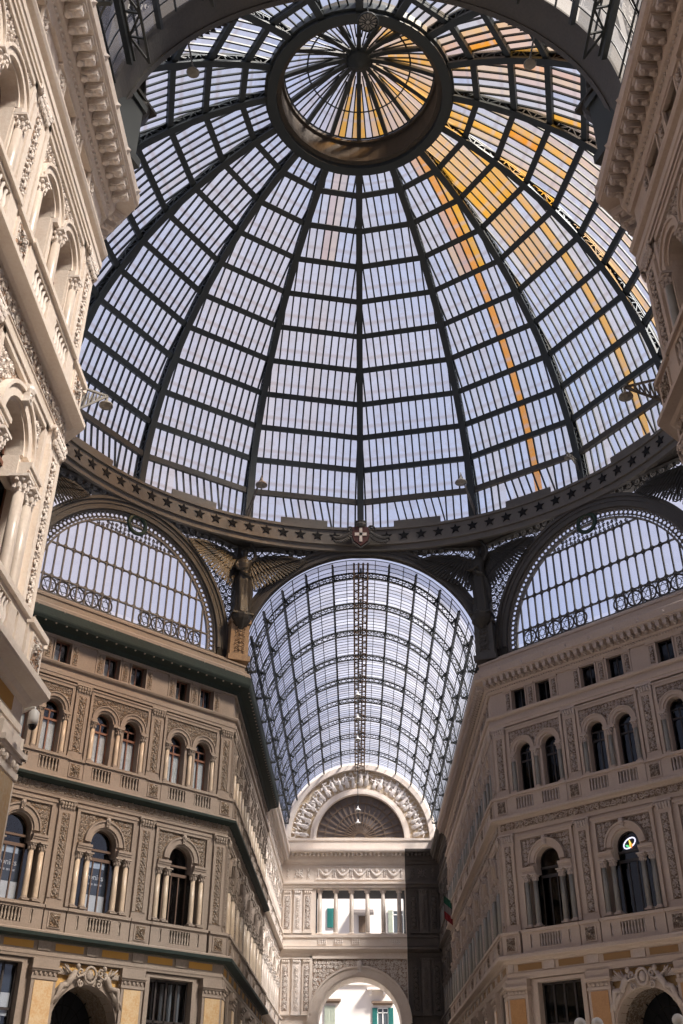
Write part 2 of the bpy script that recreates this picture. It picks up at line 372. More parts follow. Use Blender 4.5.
    s=MB()
    for cx in (-.80,.80):
        for x0,x1,z0,z1 in ((cx-.52,cx-.45,21.2,22.42),(cx+.45,cx+.52,21.2,22.42),(cx-.52,cx+.52,22.36,22.46)): s.box(x0,x1,-.07,.05,z0,z1)
    for x in (-1.5,0,1.5): s.box(x-.25,x+.25,-.10,0,21.15,21.24); s.box(x-.25,x+.25,-.10,0,22.34,22.45); s.box(x-.21,x+.21,-.04,0,21.2,22.4)
    k.append(Nd('surround',s,st))
    for x in (-1.5,0,1.5):
        c=MB(); c.box(-.12,.12,-.06,0,21.32,22.24); k.append(Nd('carved_panel',c,mats['carve'],[Nd('scrollwork',vine(.2,.85),mats['relief'],M=T(0,-.055,21.36))],M=T(x,0,0)))
    if key in ('cream',):
        b=MB()
        for cx in (-.8,.8): b.box(cx-.46,cx+.46,.38,.42,21.2,22.4)
        k.append(Nd('blind_panel',b,st))
    else:
        fr=MB()
        for cx in (-.80,.80):
            for x in (-.43,0,.43): fr.box(cx+x-.03,cx+x+.03,.25,.31,21.22,22.4)
            fr.box(cx-.45,cx+.45,.25,.31,21.22,21.3); fr.box(cx-.45,cx+.45,.25,.31,22.32,22.4)
        k.append(Nd('window_frame',fr,mats['frame']))
        for cx in (-.80,.80):
            g=MB(); g.box(cx-.45,cx+.45,.28,.29,21.2,22.42); k.append(Nd('glass_pane',g,CURTGLASS if curt else DARKGLASS))
        if curt:
            c=MB(); c.box(-1.15,-.7,.42,.44,21.3,22.1); c.box(.6,.95,.42,.44,21.25,22.0); k.append(Nd('curtain',c,CURTAIN))
        else:
            c=MB(); c.box(-1.2,-.85,.42,.44,21.22,22.3); k.append(Nd('curtain',c,GREY))
    P['at']=Nd('window',kids=k)
    # --- ground storey shop window
    k=[]
    fr=MB()
    for x in (-1.16,-.58,0,.58,1.16): fr.box(x-.045,x+.045,.25,.35,.3,7.9)
    for z in (.3,3.4,6.1,7.8): fr.box(-1.2,1.2,.25,.35,z,z+.1)
    k.append(Nd('window_frame',fr,WOOD_DARK))
    g=MB(); g.box(-1.2,1.2,.29,.30,.3,7.9); k.append(Nd('glass_pane',g,CURTGLASS if curt else DARKGLASS))
    if not curt:
        c=MB()
        for x in (-.95,-.2,.75): c.tube([(x,.55,3.5),(x+.1,.55,5.5),(x-.1,.55,6.8),(x+.15,.55,7.7)],.12,6)
        k.append(Nd('curtain',c,GREY))
    else:
        c=MB()
        for i in range(5): c.tube([(-.95+i*.45,.5,3.5),(-.95+i*.45,.5,7.75)],.1,6)
        k.append(Nd('curtain',c,GREY))
    s=MB(); s.box(-1.42,-1.2,-.12,.05,0,8.0); s.box(1.2,1.42,-.12,.05,0,8.0); s.box(-1.42,1.42,-.12,.05,7.9,8.05)
    k.append(Nd('surround',s,st))
    P['g']=Nd('window',kids=k)
    # --- pilasters; local x=0 at the pilaster axis
    def pil(w,z0,z1,capw,caph,prj,pw):
        b=MB(); b.box(-w/2,w/2,-prj,0,z0,z1-caph); b.box(-w/2-.05,w/2+.05,-prj-.05,0,z0,z0+.16); b.box(-w/2-.03,w/2+.03,-prj-.03,0,z0+.16,z0+.24)
        b.box(-w/2,-pw/2-.03,-prj-.04,-prj,z0+.4,z1-caph-.15); b.box(pw/2+.03,w/2,-prj-.04,-prj,z0+.4,z1-caph-.15)
        ca=MB(); ca.box(-w/2,w/2,-prj,0,z1-caph,z1); ca.box(-w/2-.07,w/2+.07,-prj-.1,0,z1-.07,z1)
        for r_,zz in ((0,.12),(1,.24)):
            for i in range(5):
                x=-w/2+w*(i+.5*(1+r_*0))/5+.05; ca.ell((x,-prj-.05-.03*r_,z1-caph+zz),.075,.06,.10,5,4)
        for sg in (-1,1): spiral(ca,sg*(w/2),z1-.13,.09,-prj-.1,.03,1.2,0,sg)
        cp=MB(); cp.box(-pw/2,pw/2,-prj-.015,-prj,z0+.4,z1-caph-.15)
        v=Nd('scrollwork',vine(pw*.95,z1-caph-.55-z0-.05),mats['relief'],M=T(0,-prj-.02,z0+.42))
        return Nd('pilaster',b,st,[Nd('capital',ca,mats['relief']),Nd('carved_panel',cp,mats['carve'],[])]),v
    p3,v3=pil(.74,16.72,20.42,.8,.42,.08,.34); p3.kids[1].kids=[]; p3.kids.append(v3)
    p2,v2=pil(.74,10.15,14.85,.8,.45,.10,.34); p2.kids.append(v2)
    # pedestal blocks in the balustrade band
    for p,z0,z1,pr in ((p3,15.7,16.72,.36),(p2,9.15,10.17,.48)):
        d=MB(); d.box(-.52,.52,-pr+.06,0,z0,z1-.1); d.box(-.54,.54,-pr-.03,0,z1-.12,z1); d.box(-.33,.33,-pr+.02,-pr+.07,z0+.12,z1-.22)
        p.kids.append(Nd('pedestal',d,st)); c=MB(); c.box(-.24,.24,-pr-.005,-pr+.03,z0+.18,z1-.28); rr=rosette(.44,.44)
        q=MB(); q.merge(rr,T(0,-pr,z0+.45)); c.merge(q); p.kids.append(Nd('carved_block',c,mats['carve']))
    P['p3']=p3; P['p2']=p2
    b=MB(); b.box(-.58,.58,-.28,0,0,7.3)
    cc=MB(); cc.box(-.62,.62,-.32,0,7.3,7.42); cc.box(-.58,.58,-.28,0,7.42,7.62); cc.box(-.64,.64,-.36,0,7.62,7.7); cc.box(-.68,.68,-.42,0,7.7,7.8); cc.box(-.62,.62,-.32,0,7.8,8.1)
    for i in range(5): cc.ell((-.44+.22*i,-.33,7.52),.08,.05,.08,5,4)
    y=MB(); y.box(-.44,.44,-.31,-.28,1.2,7.25)
    P['pg']=Nd('pilaster',b,st,[Nd('capital',cc,st),Nd('marble_facing',y,YELLOW if mats is not MAUVE else YELLOW_DULL,label='veined yellow marble facing')])
    bs=MB(); bs.box(-.62,.62,-.34,0,0,1.0); P['pg'].kids.append(Nd('base',bs,st))
    return P
PR={}
def getP(m,detail):
    k=(m['key'],detail)
    if k not in PR: PR[k]=protos(m,detail)
    return PR[k]
C5=[(-.02,22.45),(.10,22.45),(.12,22.52),(.16,22.58),(.16,22.66),(.24,22.70),(.28,22.76),(.28,23.10),(.76,23.12),(.76,23.18),(.83,23.22),(.83,23.58),(.78,23.66),(.3,23.72),(-.1,23.74)]
C4=[(-.02,14.85),(.06,14.85),(.08,15.0),(.10,15.0),(.10,15.42),(.16,15.44),(.22,15.5),(.34,15.52),(.46,15.54),(.46,15.66),(.42,15.70),(-.02,15.72)]
C4A=[(-.02,20.42),(.18,20.42),(.18,20.56),(.21,20.58),(.21,20.76),(.14,20.78),(.14,20.96),(.26,21.0),(.30,21.08),(.30,21.14),(-.02,21.16)]
C3=[(-.02,8.1),(.22,8.1),(.24,8.22),(.26,8.22),(.26,8.36),(.20,8.38),(.20,8.78),(.30,8.80),(.36,8.9),(.62,8.93),(.66,8.96),(.66,9.1),(.6,9.15),(-.02,9.17)]
WN=[0]
def frame(ox,oy,n):
    """wall frame: x to the right seen from the room, y into the wall, z up; n = direction into the wall"""
    n=Vector((n[0],n[1],0)).normalized(); r=n.cross(Vector((0,0,1)))
    M=Matrix((( r.x,n.x,0,ox),(r.y,n.y,0,oy),(0,0,1,0),(0,0,0,1))); return M
ORD=['first','second','third','fourth','fifth','sixth','seventh','eighth','ninth','tenth']
def segment(name,M,s0,s1,m0,m1,centers,mats,detail,wlabel,pil,top=ZP,ground_arch=None,full=True,nets=False,nth=0,order=1):
    """one stretch of facade with its openings, mouldings, pilasters and windows"""
    st=mats['stone']; W=MB(); holes=[]
    for c in centers:
        holes+=[f2loop(c),archloop(c-.80,.46,16.76,18.93,10),archloop(c+.80,.46,16.76,18.93,10),rect(c-1.25,c-.35,21.2,22.42),rect(c+.35,c+1.25,21.2,22.42)]
        if ground_arch is not None and abs(c-ground_arch)<.1: holes.append(archloop(c,1.62,.2,5.65))
        else: holes.append(rect(c-1.2,c+1.2,.3,7.9))
    W.plate(rect(s0,s1,0,top),holes,0,.5)
    w=ob(name,W,st); w.matrix_world=M; tag(w,wlabel,'wall',kind='structure')
    if centers:
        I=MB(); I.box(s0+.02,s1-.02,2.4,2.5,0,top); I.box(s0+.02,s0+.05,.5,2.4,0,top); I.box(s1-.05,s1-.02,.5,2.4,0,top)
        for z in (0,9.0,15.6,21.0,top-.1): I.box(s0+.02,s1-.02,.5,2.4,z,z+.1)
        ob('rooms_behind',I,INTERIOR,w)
    def corn(nm,prof):
        c=MB(); c.sweep(prof,s0,s1,m0,m1); return ob(nm,c,st,w)
    c5=corn('cornice',C5); c4=corn('cornice',C4); ca=corn('string_course',C4A); c3=corn('cornice',C3)
    # modillions and beads
    if full:
        n=max(1,round((s1-s0)/.40)); n=min(n,98)
        mo=MB(); mo.box(-.095,.095,-.68,-.26,22.86,23.11); mo.box(-.115,.115,-.72,-.26,23.05,23.12); mo.ell((0,-.60,22.86),.09,.12,.08,6,4); mo.ell((0,-.36,22.82),.09,.12,.07,6,4)
        me=mo.mesh('modillion'); me.materials.append(mats['relief'])
        for i in range(n):
            o=bpy.data.objects.new('modillion',me); COL.objects.link(o); o.parent=c5; o.location=(s0+(i+.5)*(s1-s0)/n,0,0)
        b=MB(); k=int((s1-s0)/(.16 if detail else .3))
        for i in range(k): b.ell((s0+(i+.5)*(s1-s0)/k,-.18,22.62),.05,.05,.05,5,3)
        ob('bead_moulding',b,mats['relief'],c5)
        if detail:
            b=MB(); k=int((s1-s0)/1.3)
            for i in range(k+1): b.lathe([(.09,0),(.02,.16)],5,(0,0,0)); 
            b=MB()
            for i in range(k+1):
                x=s0+i*(s1-s0)/k; b.add([(x-.08,-.83,23.3),(x+.08,-.83,23.3),(x+.08,-.83,23.48),(x-.08,-.83,23.48),(x,-.94,23.39)],[(0,1,4),(1,2,4),(2,3,4),(3,0,4)])
            ob('stud_row',b,mats['relief'],c5)
        # carved frieze under second floor cornice and dentils
        f=MB(); f.box(s0+.1,s1-.1,-.115,-.09,15.05,15.40)
        fz=ob('frieze',f,mats['carve'],c4)
        rf=relief_fill(lambda x,z:True,s0+.1,s1-.1,15.06,15.40,.30,-.13,.03,3); ob('scrollwork',rf,mats['relief'],c4)
        # coloured panels of the ground frieze
        pnl=MB(); rs=MB()
        nb=max(1,round((s1-s0)/4.4)); bw=(s1-s0)/nb
        for i in range(nb):
            a=s0+i*bw
            for q in (0,1):
                x0=a+.55+q*(bw/2-.05); pnl.box(x0,x0+bw/2-1.0,-.215,-.19,8.46,8.74)
            for q in (0,.5): rs.box(a+q*bw-.3 if (a+q*bw-.3)>s0 else s0,a+q*bw+.3,-.26,-.19,8.42,8.78)
        ob('ochre_panels',pnl,YELLOWBAND if mats is not MAUVE else OCHRE_DULL,c3); ob('frieze_blocks',rs,mats['relief'],c3)
    P=getP(mats,detail)
    for x in pil:
        for kx in ('p3','p2','pg'): inst(P[kx],w,T(x,0,0))
    for i,c in enumerate(centers):
        i2=i if order>0 else len(centers)-1-i
        nm=ORD[(i2+nth)%10]
        for kx,desc in (('at','pair of small square attic windows'),('f3','pair of round-headed third-floor windows over a balustrade'),('f2','tall arched window with coupled columns above the shops'),('g','tall ground-floor shop window')):
            if kx=='g' and ground_arch is not None and abs(c-ground_arch)<.1: continue
            WN[0]+=1; o=inst(P[kx],None,M@T(c,0,0)); o.name='window_%d'%WN[0]
            tag(o,'%s, %s bay of %s'%(desc,nm,wlabel_short(wlabel)),'window',kind='structure')
    # plain coping under the glass lunette
    if nets:
        nt=MB(); nt.sweep([(.10,22.5),(.2,22.55),(.30,22.70),(.80,22.80),(.87,22.92),(.89,23.0),(.89,23.40),(.83,23.42),(.83,23.1),(.28,22.95)],s0,s1,m0,m1)
        nt.sweep([(.12,15.36),(.3,15.44),(.50,15.49),(.51,15.60),(.47,15.62),(.45,15.54),(.3,15.50),(.12,15.46)],s0,s1,m0,m1)
        nt.sweep([(.24,8.78),(.4,8.84),(.69,8.89),(.71,9.02),(.66,9.04),(.64,8.96),(.4,8.92)],s0,s1,m0,m1)
        dt=MB(); k_=int((s1-s0)/.55)
        for i in range(k_): dt.ell((s0+(i+.5)*(s1-s0)/k_,-.74,22.78),.055,.055,.045,6,4)
        o=ob('protective_netting',nt,NET,w)
        o['label']='dark green protective netting wrapped around the cornices'; ob('pale_studs',dt,mats['relief'],o)
    return w
def wlabel_short(s): return s.split(':')[0]
H=7.05; A=17.12
S2=.5**.5
LN=14.24
dc=[2.72,7.12,11.52]
dp=[.44,4.92,9.32,13.80]
# diagonal facades
WNW=segment('wall_northwest',frame(-A,H,(-1,1)),0,LN,.414,.414,dc,BROWN,True,'left diagonal facade: brown weathered stone front under the left glass lunette',dp,ground_arch=7.12,nets=True,top=24.0)
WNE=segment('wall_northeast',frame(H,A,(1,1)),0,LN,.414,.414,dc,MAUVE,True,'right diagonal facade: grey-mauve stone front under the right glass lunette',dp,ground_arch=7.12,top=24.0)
WSW=segment('wall_southwest',frame(-H,-A,(-1,-1)),0,LN,.414,.414,[],CLEAN,True,'cream diagonal facade past the near left corner',[.44])
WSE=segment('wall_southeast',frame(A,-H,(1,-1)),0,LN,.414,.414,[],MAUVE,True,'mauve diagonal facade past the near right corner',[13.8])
# far arcade walls
NL=40.0
cL=[2.75+4.4*k for k in range(9)]
pL=[.45]+[4.95+4.4*k for k in range(8)]+[39.7]
FW=frame(-H,A,(-1,0)); FE=frame(H,A+NL,(1,0))
bw=23.1
segment('wall_west',FW,0,bw,.414,0,cL[:5],BROWN,False,'left wall of the far arcade: brown stretch nearest the dome',[p for p in pL if p<bw],nets=True)
segment('wall_west_end',FW,bw,NL,0,-1,cL[5:],CLEAN,False,'cleaned end of the left arcade wall: bright cream stretch by the end wall',[p for p in pL if p>=bw],nth=5)
be=30.7
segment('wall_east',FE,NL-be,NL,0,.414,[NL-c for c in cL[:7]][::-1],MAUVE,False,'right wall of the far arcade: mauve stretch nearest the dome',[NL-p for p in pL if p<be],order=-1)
segment('wall_east_end',FE,0,NL-be,-1,0,[NL-c for c in cL[7:]][::-1],CHARCOAL,False,'dark end of the right arcade wall: near-black stretch by the end wall',[NL-p for p in pL if p>=be],nth=7,order=-1)
# near arcade walls (the camera stands between them)
SL=28.0
cS=[SL-2.75-4.4*k for k in range(3)][::-1]; pS=[SL-.45]+[SL-4.95-4.4*k for k in range(3)]
segment('wall_near_left',frame(-H,-A-SL,(-1,0)),0,SL,-1,.414,cS,CLEAN,True,'near left wall: clean cream carved stone corner close to the viewer',pS,order=-1)
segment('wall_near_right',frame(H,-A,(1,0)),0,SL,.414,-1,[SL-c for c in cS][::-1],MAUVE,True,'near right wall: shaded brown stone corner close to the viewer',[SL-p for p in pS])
# cross arms beyond the frame and the wall behind the viewer: plain
for nm,M_,L_,a,b,lab in (('wall_west_arm_north',frame(-A-12,H,(0,1)),12,0,.414,'plain north wall of the left side arcade'),('wall_west_arm_south',frame(-A,-H,(0,-1)),12,.414,0,'plain south wall of the left side arcade'),
    ('wall_east_arm_north',frame(A,H,(0,1)),12,.414,0,'plain north wall of the right side arcade'),('wall_east_arm_south',frame(A+12,-H,(0,-1)),12,0,.414,'plain south wall of the right side arcade'),
    ('wall_south',frame(H,-A-SL,(0,-1)),2*H,-1,-1,'plain end wall behind the viewer')):
    w=MB(); w.plate(rect(0,L_,0,ZP),[],0,.5); o=ob(nm,w,BROWN['stone']); o.matrix_world=M_; tag(o,lab,'wall',kind='structure')
    c=MB()
    for p in (C5,C4,C3): c.sweep(p,0,L_,a,b)
    ob('cornice',c,BROWN['stone'],o)
# floor
f=MB(); f.box(-60,60,-60,110,-.3,0)
FL=stone('marble_floor',(.42,.38,.33),(.34,.30,.26),.3,.02,.35); tag(ob('floor',f,FL),'pale marble floor of the arcade','floor',kind='structure')

# coping course under the lunettes
for W_,m in ((WNW,BROWN),(WNE,MAUVE)):
    c=MB(); c.sweep([(-.5,23.6),(.62,23.7),(.62,23.86),(.5,23.9),(.5,24.08),(.56,24.1),(.56,24.2),(.1,24.45),(-.5,24.85)],0,LN,.414,.414)
    ob('coping',c,m['stone'] if m is MAUVE else stone('tan_coping',(.255,.205,.16),(.20,.16,.125),1,.1),W_)
# ------------------------------------------------------------------ end wall of the far arcade
YE=A+NL
FN=frame(-H,YE,(0,1)); X0=H   # local x = world x + H
def endwall(name,s0,s1,m0,m1,mats,lab,main):
    W=MB(); holes=[]
    if main:
        lo=X0-3.92; hi=X0+3.9
        holes=[rect(lo,hi,16.75,20.45),archloop(X0-.15,3.45,0,9.85,24)]
        holes[1]=[(x,max(z,-.0)+(0.02 if z<=0 else 0)) for x,z in holes[1]]
    W.plate(rect(s0,s1,0,24.5),holes,0,.8)
    w=ob(name,W,mats['stone']); w.matrix_world=FN; tag(w,lab,'wall',kind='structure')
    st=mats['stone']
    def cn(nm,prof):
        c=MB(); c.sweep(prof,s0,s1,m0,m1); return ob(nm,c,st,w)
    c=cn('cornice',[(-.02,22.5),(.1,22.5),(.16,22.7),(.3,22.85),(.34,23.1),(.34,23.35),(.84,23.38),(.9,23.5),(.9,23.66),(.5,23.72),(-.1,23.74)])
    d=MB(); n=int((s1-s0)/.38)
    for i in range(n): x=s0+.2+i*(s1-s0-.3)/max(1,n); d.box(x,x+.19,-.66,-.30,23.14,23.37)
    ob('dentils',d,mats['relief'],c)
    cn('string_course',[(-.02,20.5),(.16,20.5),(.2,20.7),(.3,20.8),(.3,20.95),(.1,21.0),(-.02,21.0)])
    cn('string_course',[(-.02,15.72),(.2,15.72),(.2,16.35),(.3,16.4),(.3,16.6),(-.02,16.65)])
    cn('cornice',[(-.02,14.95),(.1,14.95),(.1,15.2),(.3,15.3),(.45,15.45),(.45,15.65),(-.02,15.72)])
    return w
WE_=endwall('wall_north',0,X0+3.95,-1,0,CLEAN,'cream end wall of the far arcade with loggia above a great arch',True)
WE2=endwall('wall_north_corner',X0+3.95,2*H,0,-1,CHARCOAL,'dark right-hand strip of the end wall',False)
# attic frieze with garlands
m=CLEAN
fp=MB(); fp.box(X0-4.0,X0+3.9,-.05,0,21.1,22.4); fr=ob('frieze',fp,m['stone'],WE_)
gm=MB(); gm.tube([(X0-3.85,-.07,21.2),(X0+3.8,-.07,21.2)],.05,4); gm.tube([(X0-3.85,-.07,22.3),(X0+3.8,-.07,22.3)],.05,4)
for i in range(5):
    cx=X0-3.05+i*1.5
    gm.tube([(cx-.6+1.2*j/8,-.1,22.1-.55*sin(PI*j/8)) for j in range(9)],[.05,.07,.09,.11,.12,.11,.09,.07,.05],6)
    gm.ell((cx,-.1,21.95),.2,.08,.16,6,4); 
    for s in (-.68,.68): gm.ell((cx+s,-.09,22.0),.08,.06,.14,5,4); gm.ell((cx+s,-.09,21.65),.05,.05,.25,5,4)
ob('garland',gm,m['relief'],fr)
# carved piers of the end wall (left side cream, right side soot)
for W_,xs,mm in ((WE_,(X0-6.4,X0-5.45,X0-4.6),CLEAN),(WE2,(X0+4.6,X0+5.45,X0+6.4),CHARCOAL)):
    for i,x in enumerate(xs):
        for z0,z1 in ((10.4,14.8),(16.75,20.4),(1,9.5)):
            b=MB(); b.box(x-.36,x+.36,-.14,0,z0,z1); b.box(x-.4,x+.4,-.2,0,z0,z0+.15); b.box(x-.42,x+.42,-.22,0,z1-.1,z1)
            for q in range(4): b.ell((x-.25+q*.165,-.18,z1-.28),.08,.06,.13,5,4)
            c=MB(); c.box(x-.22,x+.22,-.16,-.14,z0+.35,z1-.6)
            p=ob('pilaster',b,mm['stone'] if i!=1 else mm['relief'],W_); ob('carved_panel',c,mm['carve'] if i!=1 else mm['relief'],p)
            inst(Nd('scrollwork',vine(.42,z1-z0-1.1),mm['relief']),p,T(x,-.17,z0+.4))
    rr=MB(); rr.merge(rosette(.9,.9),T(xs[1],-.05,21.75)); 
    for x in (xs[0],xs[2]): rr.merge(vine(.35,.95),T(x,-.03,21.25))
    ob('medallion',rr,mm['relief'],W_)
# loggia columns and parapet
col=column(dict(CLEAN,col=CLEAN['col']),3.75,.19)
for x in (-3.56,-2.17,-.79,.6,1.98,3.37): inst(col,WE_,T(X0+x,.25,16.7))
lg=MB(); lg.box(X0-3.92,X0+3.9,.8,1.2,16.4,16.75); 
ob('loggia_sill',lg,CLEAN['stone'],WE_)
bb=MB()
for cx in (-3.3,-1.9,-.45,3.0):
    for i in range(5): bb.merge(baluster(.42),T(X0+cx-.3+i*.15,-.24,15.85))
ob('balusters',bb,CLEAN['relief'],WE_)
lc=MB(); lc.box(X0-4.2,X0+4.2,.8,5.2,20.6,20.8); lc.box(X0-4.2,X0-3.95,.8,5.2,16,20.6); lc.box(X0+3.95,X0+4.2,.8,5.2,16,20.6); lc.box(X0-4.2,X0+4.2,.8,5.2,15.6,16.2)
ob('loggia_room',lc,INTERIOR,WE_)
# great arch
ar=MB(); ar.arch(X0-.15,9.85,3.45,3.6,-.1,3.2,n=36); ar.arch(X0-.15,9.85,3.6,4.25,-.16,.0,n=36); ar.arch(X0-.15,9.85,4.2,4.35,-.26,.0,n=36)
for sg in (-1,1): a,b=sorted((sg*3.45,sg*4.25)); ar.box(X0-.15+a,X0-.15+b,-.2,3.2,9.5,9.85); ar.box(X0-.15+a,X0-.15+b,-.1,3.2,0,9.5)
ob('archivolt',ar,CLEAN['stone'],WE_); inst(keystone(CLEAN,X0-.15,14.1,.9,.5),WE_)
co=MB()
for i in range(16):
    a=PI*(i+.5)/16
    for y in (.6,1.4,2.2): co.ell((X0-.15+3.45*cos(a),y,9.85+3.45*sin(a)),.05,.22,.05,6,4)
ob('coffer_rosettes',co,CLEAN['relief'],WE_)
sp=MB(); out=[(X0-4.1,10.6),(X0-4.1,14.7),(X0+3.85,14.7),(X0+3.85,10.6)]
arcp=[(X0-.15+4.3*cos(t),9.85+4.3*sin(t)) for t in [R(a) for a in range(21,160,6)]]
out=[(X0+3.85,14.7),(X0-4.1,14.7)]+[(max(x,X0-4.1),z) for x,z in reversed(arcp)]+[]
sp.plate(out,[],-.05,0)
ob('carved_spandrel',sp,CLEAN['carve'],WE_)
ob('scrollwork',relief_fill(lambda x,z: math.hypot(x-X0+.15,z-9.85)>4.5,X0-4.0,X0+3.8,11,14.6,.34,-.07,.045,4),CLEAN['relief'],WE_)
bx=MB(); bx.box(X0-4.35,X0-4.12,-.2,0,9.9,14.95); bx.box(X0-4.35,X0+3.93,-.2,0,14.72,14.95); ob('moulded_frame',bx,CLEAN['stone'],WE_)
# tympanum above the end cornice
zc=24.75
ty=MB(); ty.plate([(X0+6.62*cos(PI*i/48),zc+6.62*sin(PI*i/48)) for i in range(49)],[[(X0+4.0*cos(PI*i/36),zc+.12+4.0*sin(PI*i/36)) for i in range(36,-1,-1)]],.1,.7)
TY=ob('tympanum',ty,carved('tympanum_ground',(.62,.53,.42),(.50,.38,.24),3,.3),None); TY.matrix_world=FN; tag(TY,'half-round tympanum crowded with pale relief figures above the end wall','relief')
pa=MB(); pa.sweep([(-.7,23.7),(.3,23.7),(.3,24.45),(.4,24.5),(.4,24.7),(-.7,24.76)],0,2*H); ob('parapet',pa,CLEAN['stone'],TY)
ra=MB(); ra.arch(X0,zc,6.25,6.7,-.35,.3,n=48); ra.arch(X0,zc,6.6,6.95,-.1,.7,n=48); ob('outer_arch_moulding',ra,CLEAN['stone'],TY)
ra=MB(); ra.arch(X0,zc,3.98,4.2,-.3,.3,n=40); ra.arch(X0,zc,4.15,4.5,-.15,.3,n=40); ob('inner_arch_moulding',ra,CLEAN['stone'],TY)
# relief figures
fg=MB(); rng=random.Random(12)
def figure(mb,cx,cz,h,lean,rng):
    """draped relief figure"""
    M=Matrix.Translation((cx,0,cz))@Matrix.Rotation(lean,4,'Y')
    t=MB(); t.lathe([(.10*h,0),(.15*h,.12*h),(.14*h,.3*h),(.10*h,.48*h),(.13*h,.64*h),(.12*h,.74*h),(.05*h,.8*h),(.045*h,.83*h)],7,(0,0,0),1,.8); t.ell((0,0,.9*h),.07*h,.07*h,.085*h,6,5)
    for s in (-1,1):
        e=rng.uniform(-.3,.5); t.tube([(s*.11*h,0,.74*h),(s*.24*h,-.04*h,(.62+e*.2)*h),(s*(.28+.1*rng.random())*h,-.08*h,(.6+e)*h)],[.045*h,.036*h,.028*h],5)
    if rng.random()<.5:
        for q in range(5): t.ell((rng.choice((-1,1))*.28*h,.02,(.75-.08*q)*h),.2*h,.03*h,.05*h,5,3,.5)
    for q in range(4): t.tube([(-.08*h+q*.055*h,-.11*h,.45*h),(-.13*h+q*.085*h,-.13*h,.02*h)],.014*h,4)
    mb.merge(t,M)
for i in range(25):
    a=PI*(i+.5)/25+rng.uniform(-.02,.02); r=rng.uniform(4.62,4.85); h=rng.uniform(1.15,1.5)
    figure(fg,X0+r*cos(a),zc+r*sin(a),h,(PI/2-a)*.9,rng)
for i in range(70):
    a=rng.uniform(.03,PI-.03); r=rng.uniform(4.6,6.1); fg.ell((X0+r*cos(a),.02,zc+r*sin(a)),rng.uniform(.1,.3),.12,rng.uniform(.06,.16),6,4,rng.random()*3)
ob('relief_figures',fg,stone('white_stucco',(.82,.78,.74),(.6,.52,.48),2,.3),TY,smooth=True)
# fan window inside
fw=MB()
for i in range(19):
    a=PI*i/18; fw.bar((X0+.5*cos(a),.3,zc+.1+.5*sin(a)),(X0+3.98*cos(a),.3,zc+.1+3.98*sin(a)),.06,.08,(0,1,0))
for r in (.5,1.4,2.3,3.2,3.9): fw.arch(X0,zc+.1,r-.03,r+.03,.26,.34,n=36)
ob('fanlight_bars',fw,RUST,TY)
g=MB(); g.plate([(X0+4.0*cos(PI*i/24),zc+.1+4.0*sin(PI*i/24)) for i in range(25)],[],.40,.42); ob('fanlight_pane',g,stone('dusty_fanlight',(.17,.14,.13),(.10,.085,.08),1,.05,.4),TY)
# ------------------------------------------------------------------ dome
RX0,RZ0,RHO=-.62,33.5,18.57
AST=.1175; TOPA=1.2566
def dprof(a,off=0): return RX0+(RHO+off)*cos(a),RZ0+(RHO+off)*sin(a)
angs=[AST*j for j in range(11)]+[TOPA]
DOME=tag(empty('glass_dome',T(0,0,32.2)),'vast sixteen-ribbed iron and glass dome over the crossing','dome')
DI=Matrix.Translation((0,0,-32.2))
def facet(az): return Matrix.Rotation(-az,4,'Z')   # local +y points to azimuth az (from north toward east)
def pol(r,az,z): return Vector((r*sin(az),r*cos(az),z))
def ribmesh():
    mb=MB(); n=34
    A_=[-.02+(TOPA+.02)*i/n for i in range(n+1)]
    ins=[Vector((0,)+dprof(a,-.10)) for a in A_]; outs=[Vector((0,)+dprof(a,.48)) for a in A_]
    for i in range(n):
        up=(outs[i]-ins[i]).normalized()
        mb.bar(ins[i],ins[i+1],.40,.07,up); mb.bar(outs[i],outs[i+1],.40,.07,up)
        for sx in (-.15,.15):
            s=Vector((sx,0,0)); a,b=(ins[i],outs[i+1]) if i%2 else (outs[i],ins[i+1])
            mb.bar(a+s,b+s,.07,.05,up.cross(Vector((1,0,0)))); mb.bar(ins[i]+s,outs[i]+s,.05,.05,(0,1,0))
            mb.bar(ins[i]*.86+outs[i]*.14+s,ins[i+1]*.86+outs[i+1]*.14+s,.05,.12,up); mb.bar(ins[i]*.14+outs[i]*.86+s,ins[i+1]*.14+outs[i+1]*.86+s,.05,.12,up)
    return mb
rib=Nd('rib',ribmesh(),IRON)
for k in range(16): inst(rib,DOME,DI@facet(R(22.5*k)))
for j,a in enumerate(angs[:-1]):
    mb=MB(); r,z=dprof(a,.08); P_=[pol(r,R(22.5*k),z) for k in range(16)]
    for k in range(16):
        p,q=P_[k],P_[(k+1)%16]; nrm=((p+q)/2); nrm=Vector((nrm.x*cos(a)/max(r,.1),nrm.y*cos(a)/max(r,.1),sin(a))).normalized()
        mb.bar(p,q,.34,.14,nrm); mb.bar(p+nrm*.22,q+nrm*.22,.22,.12,nrm)
        if 4<=k<=12 or True:
            pass
    ob('purlin_ring',mb,IRON if j>1 else IRON_MID,DOME,DI)
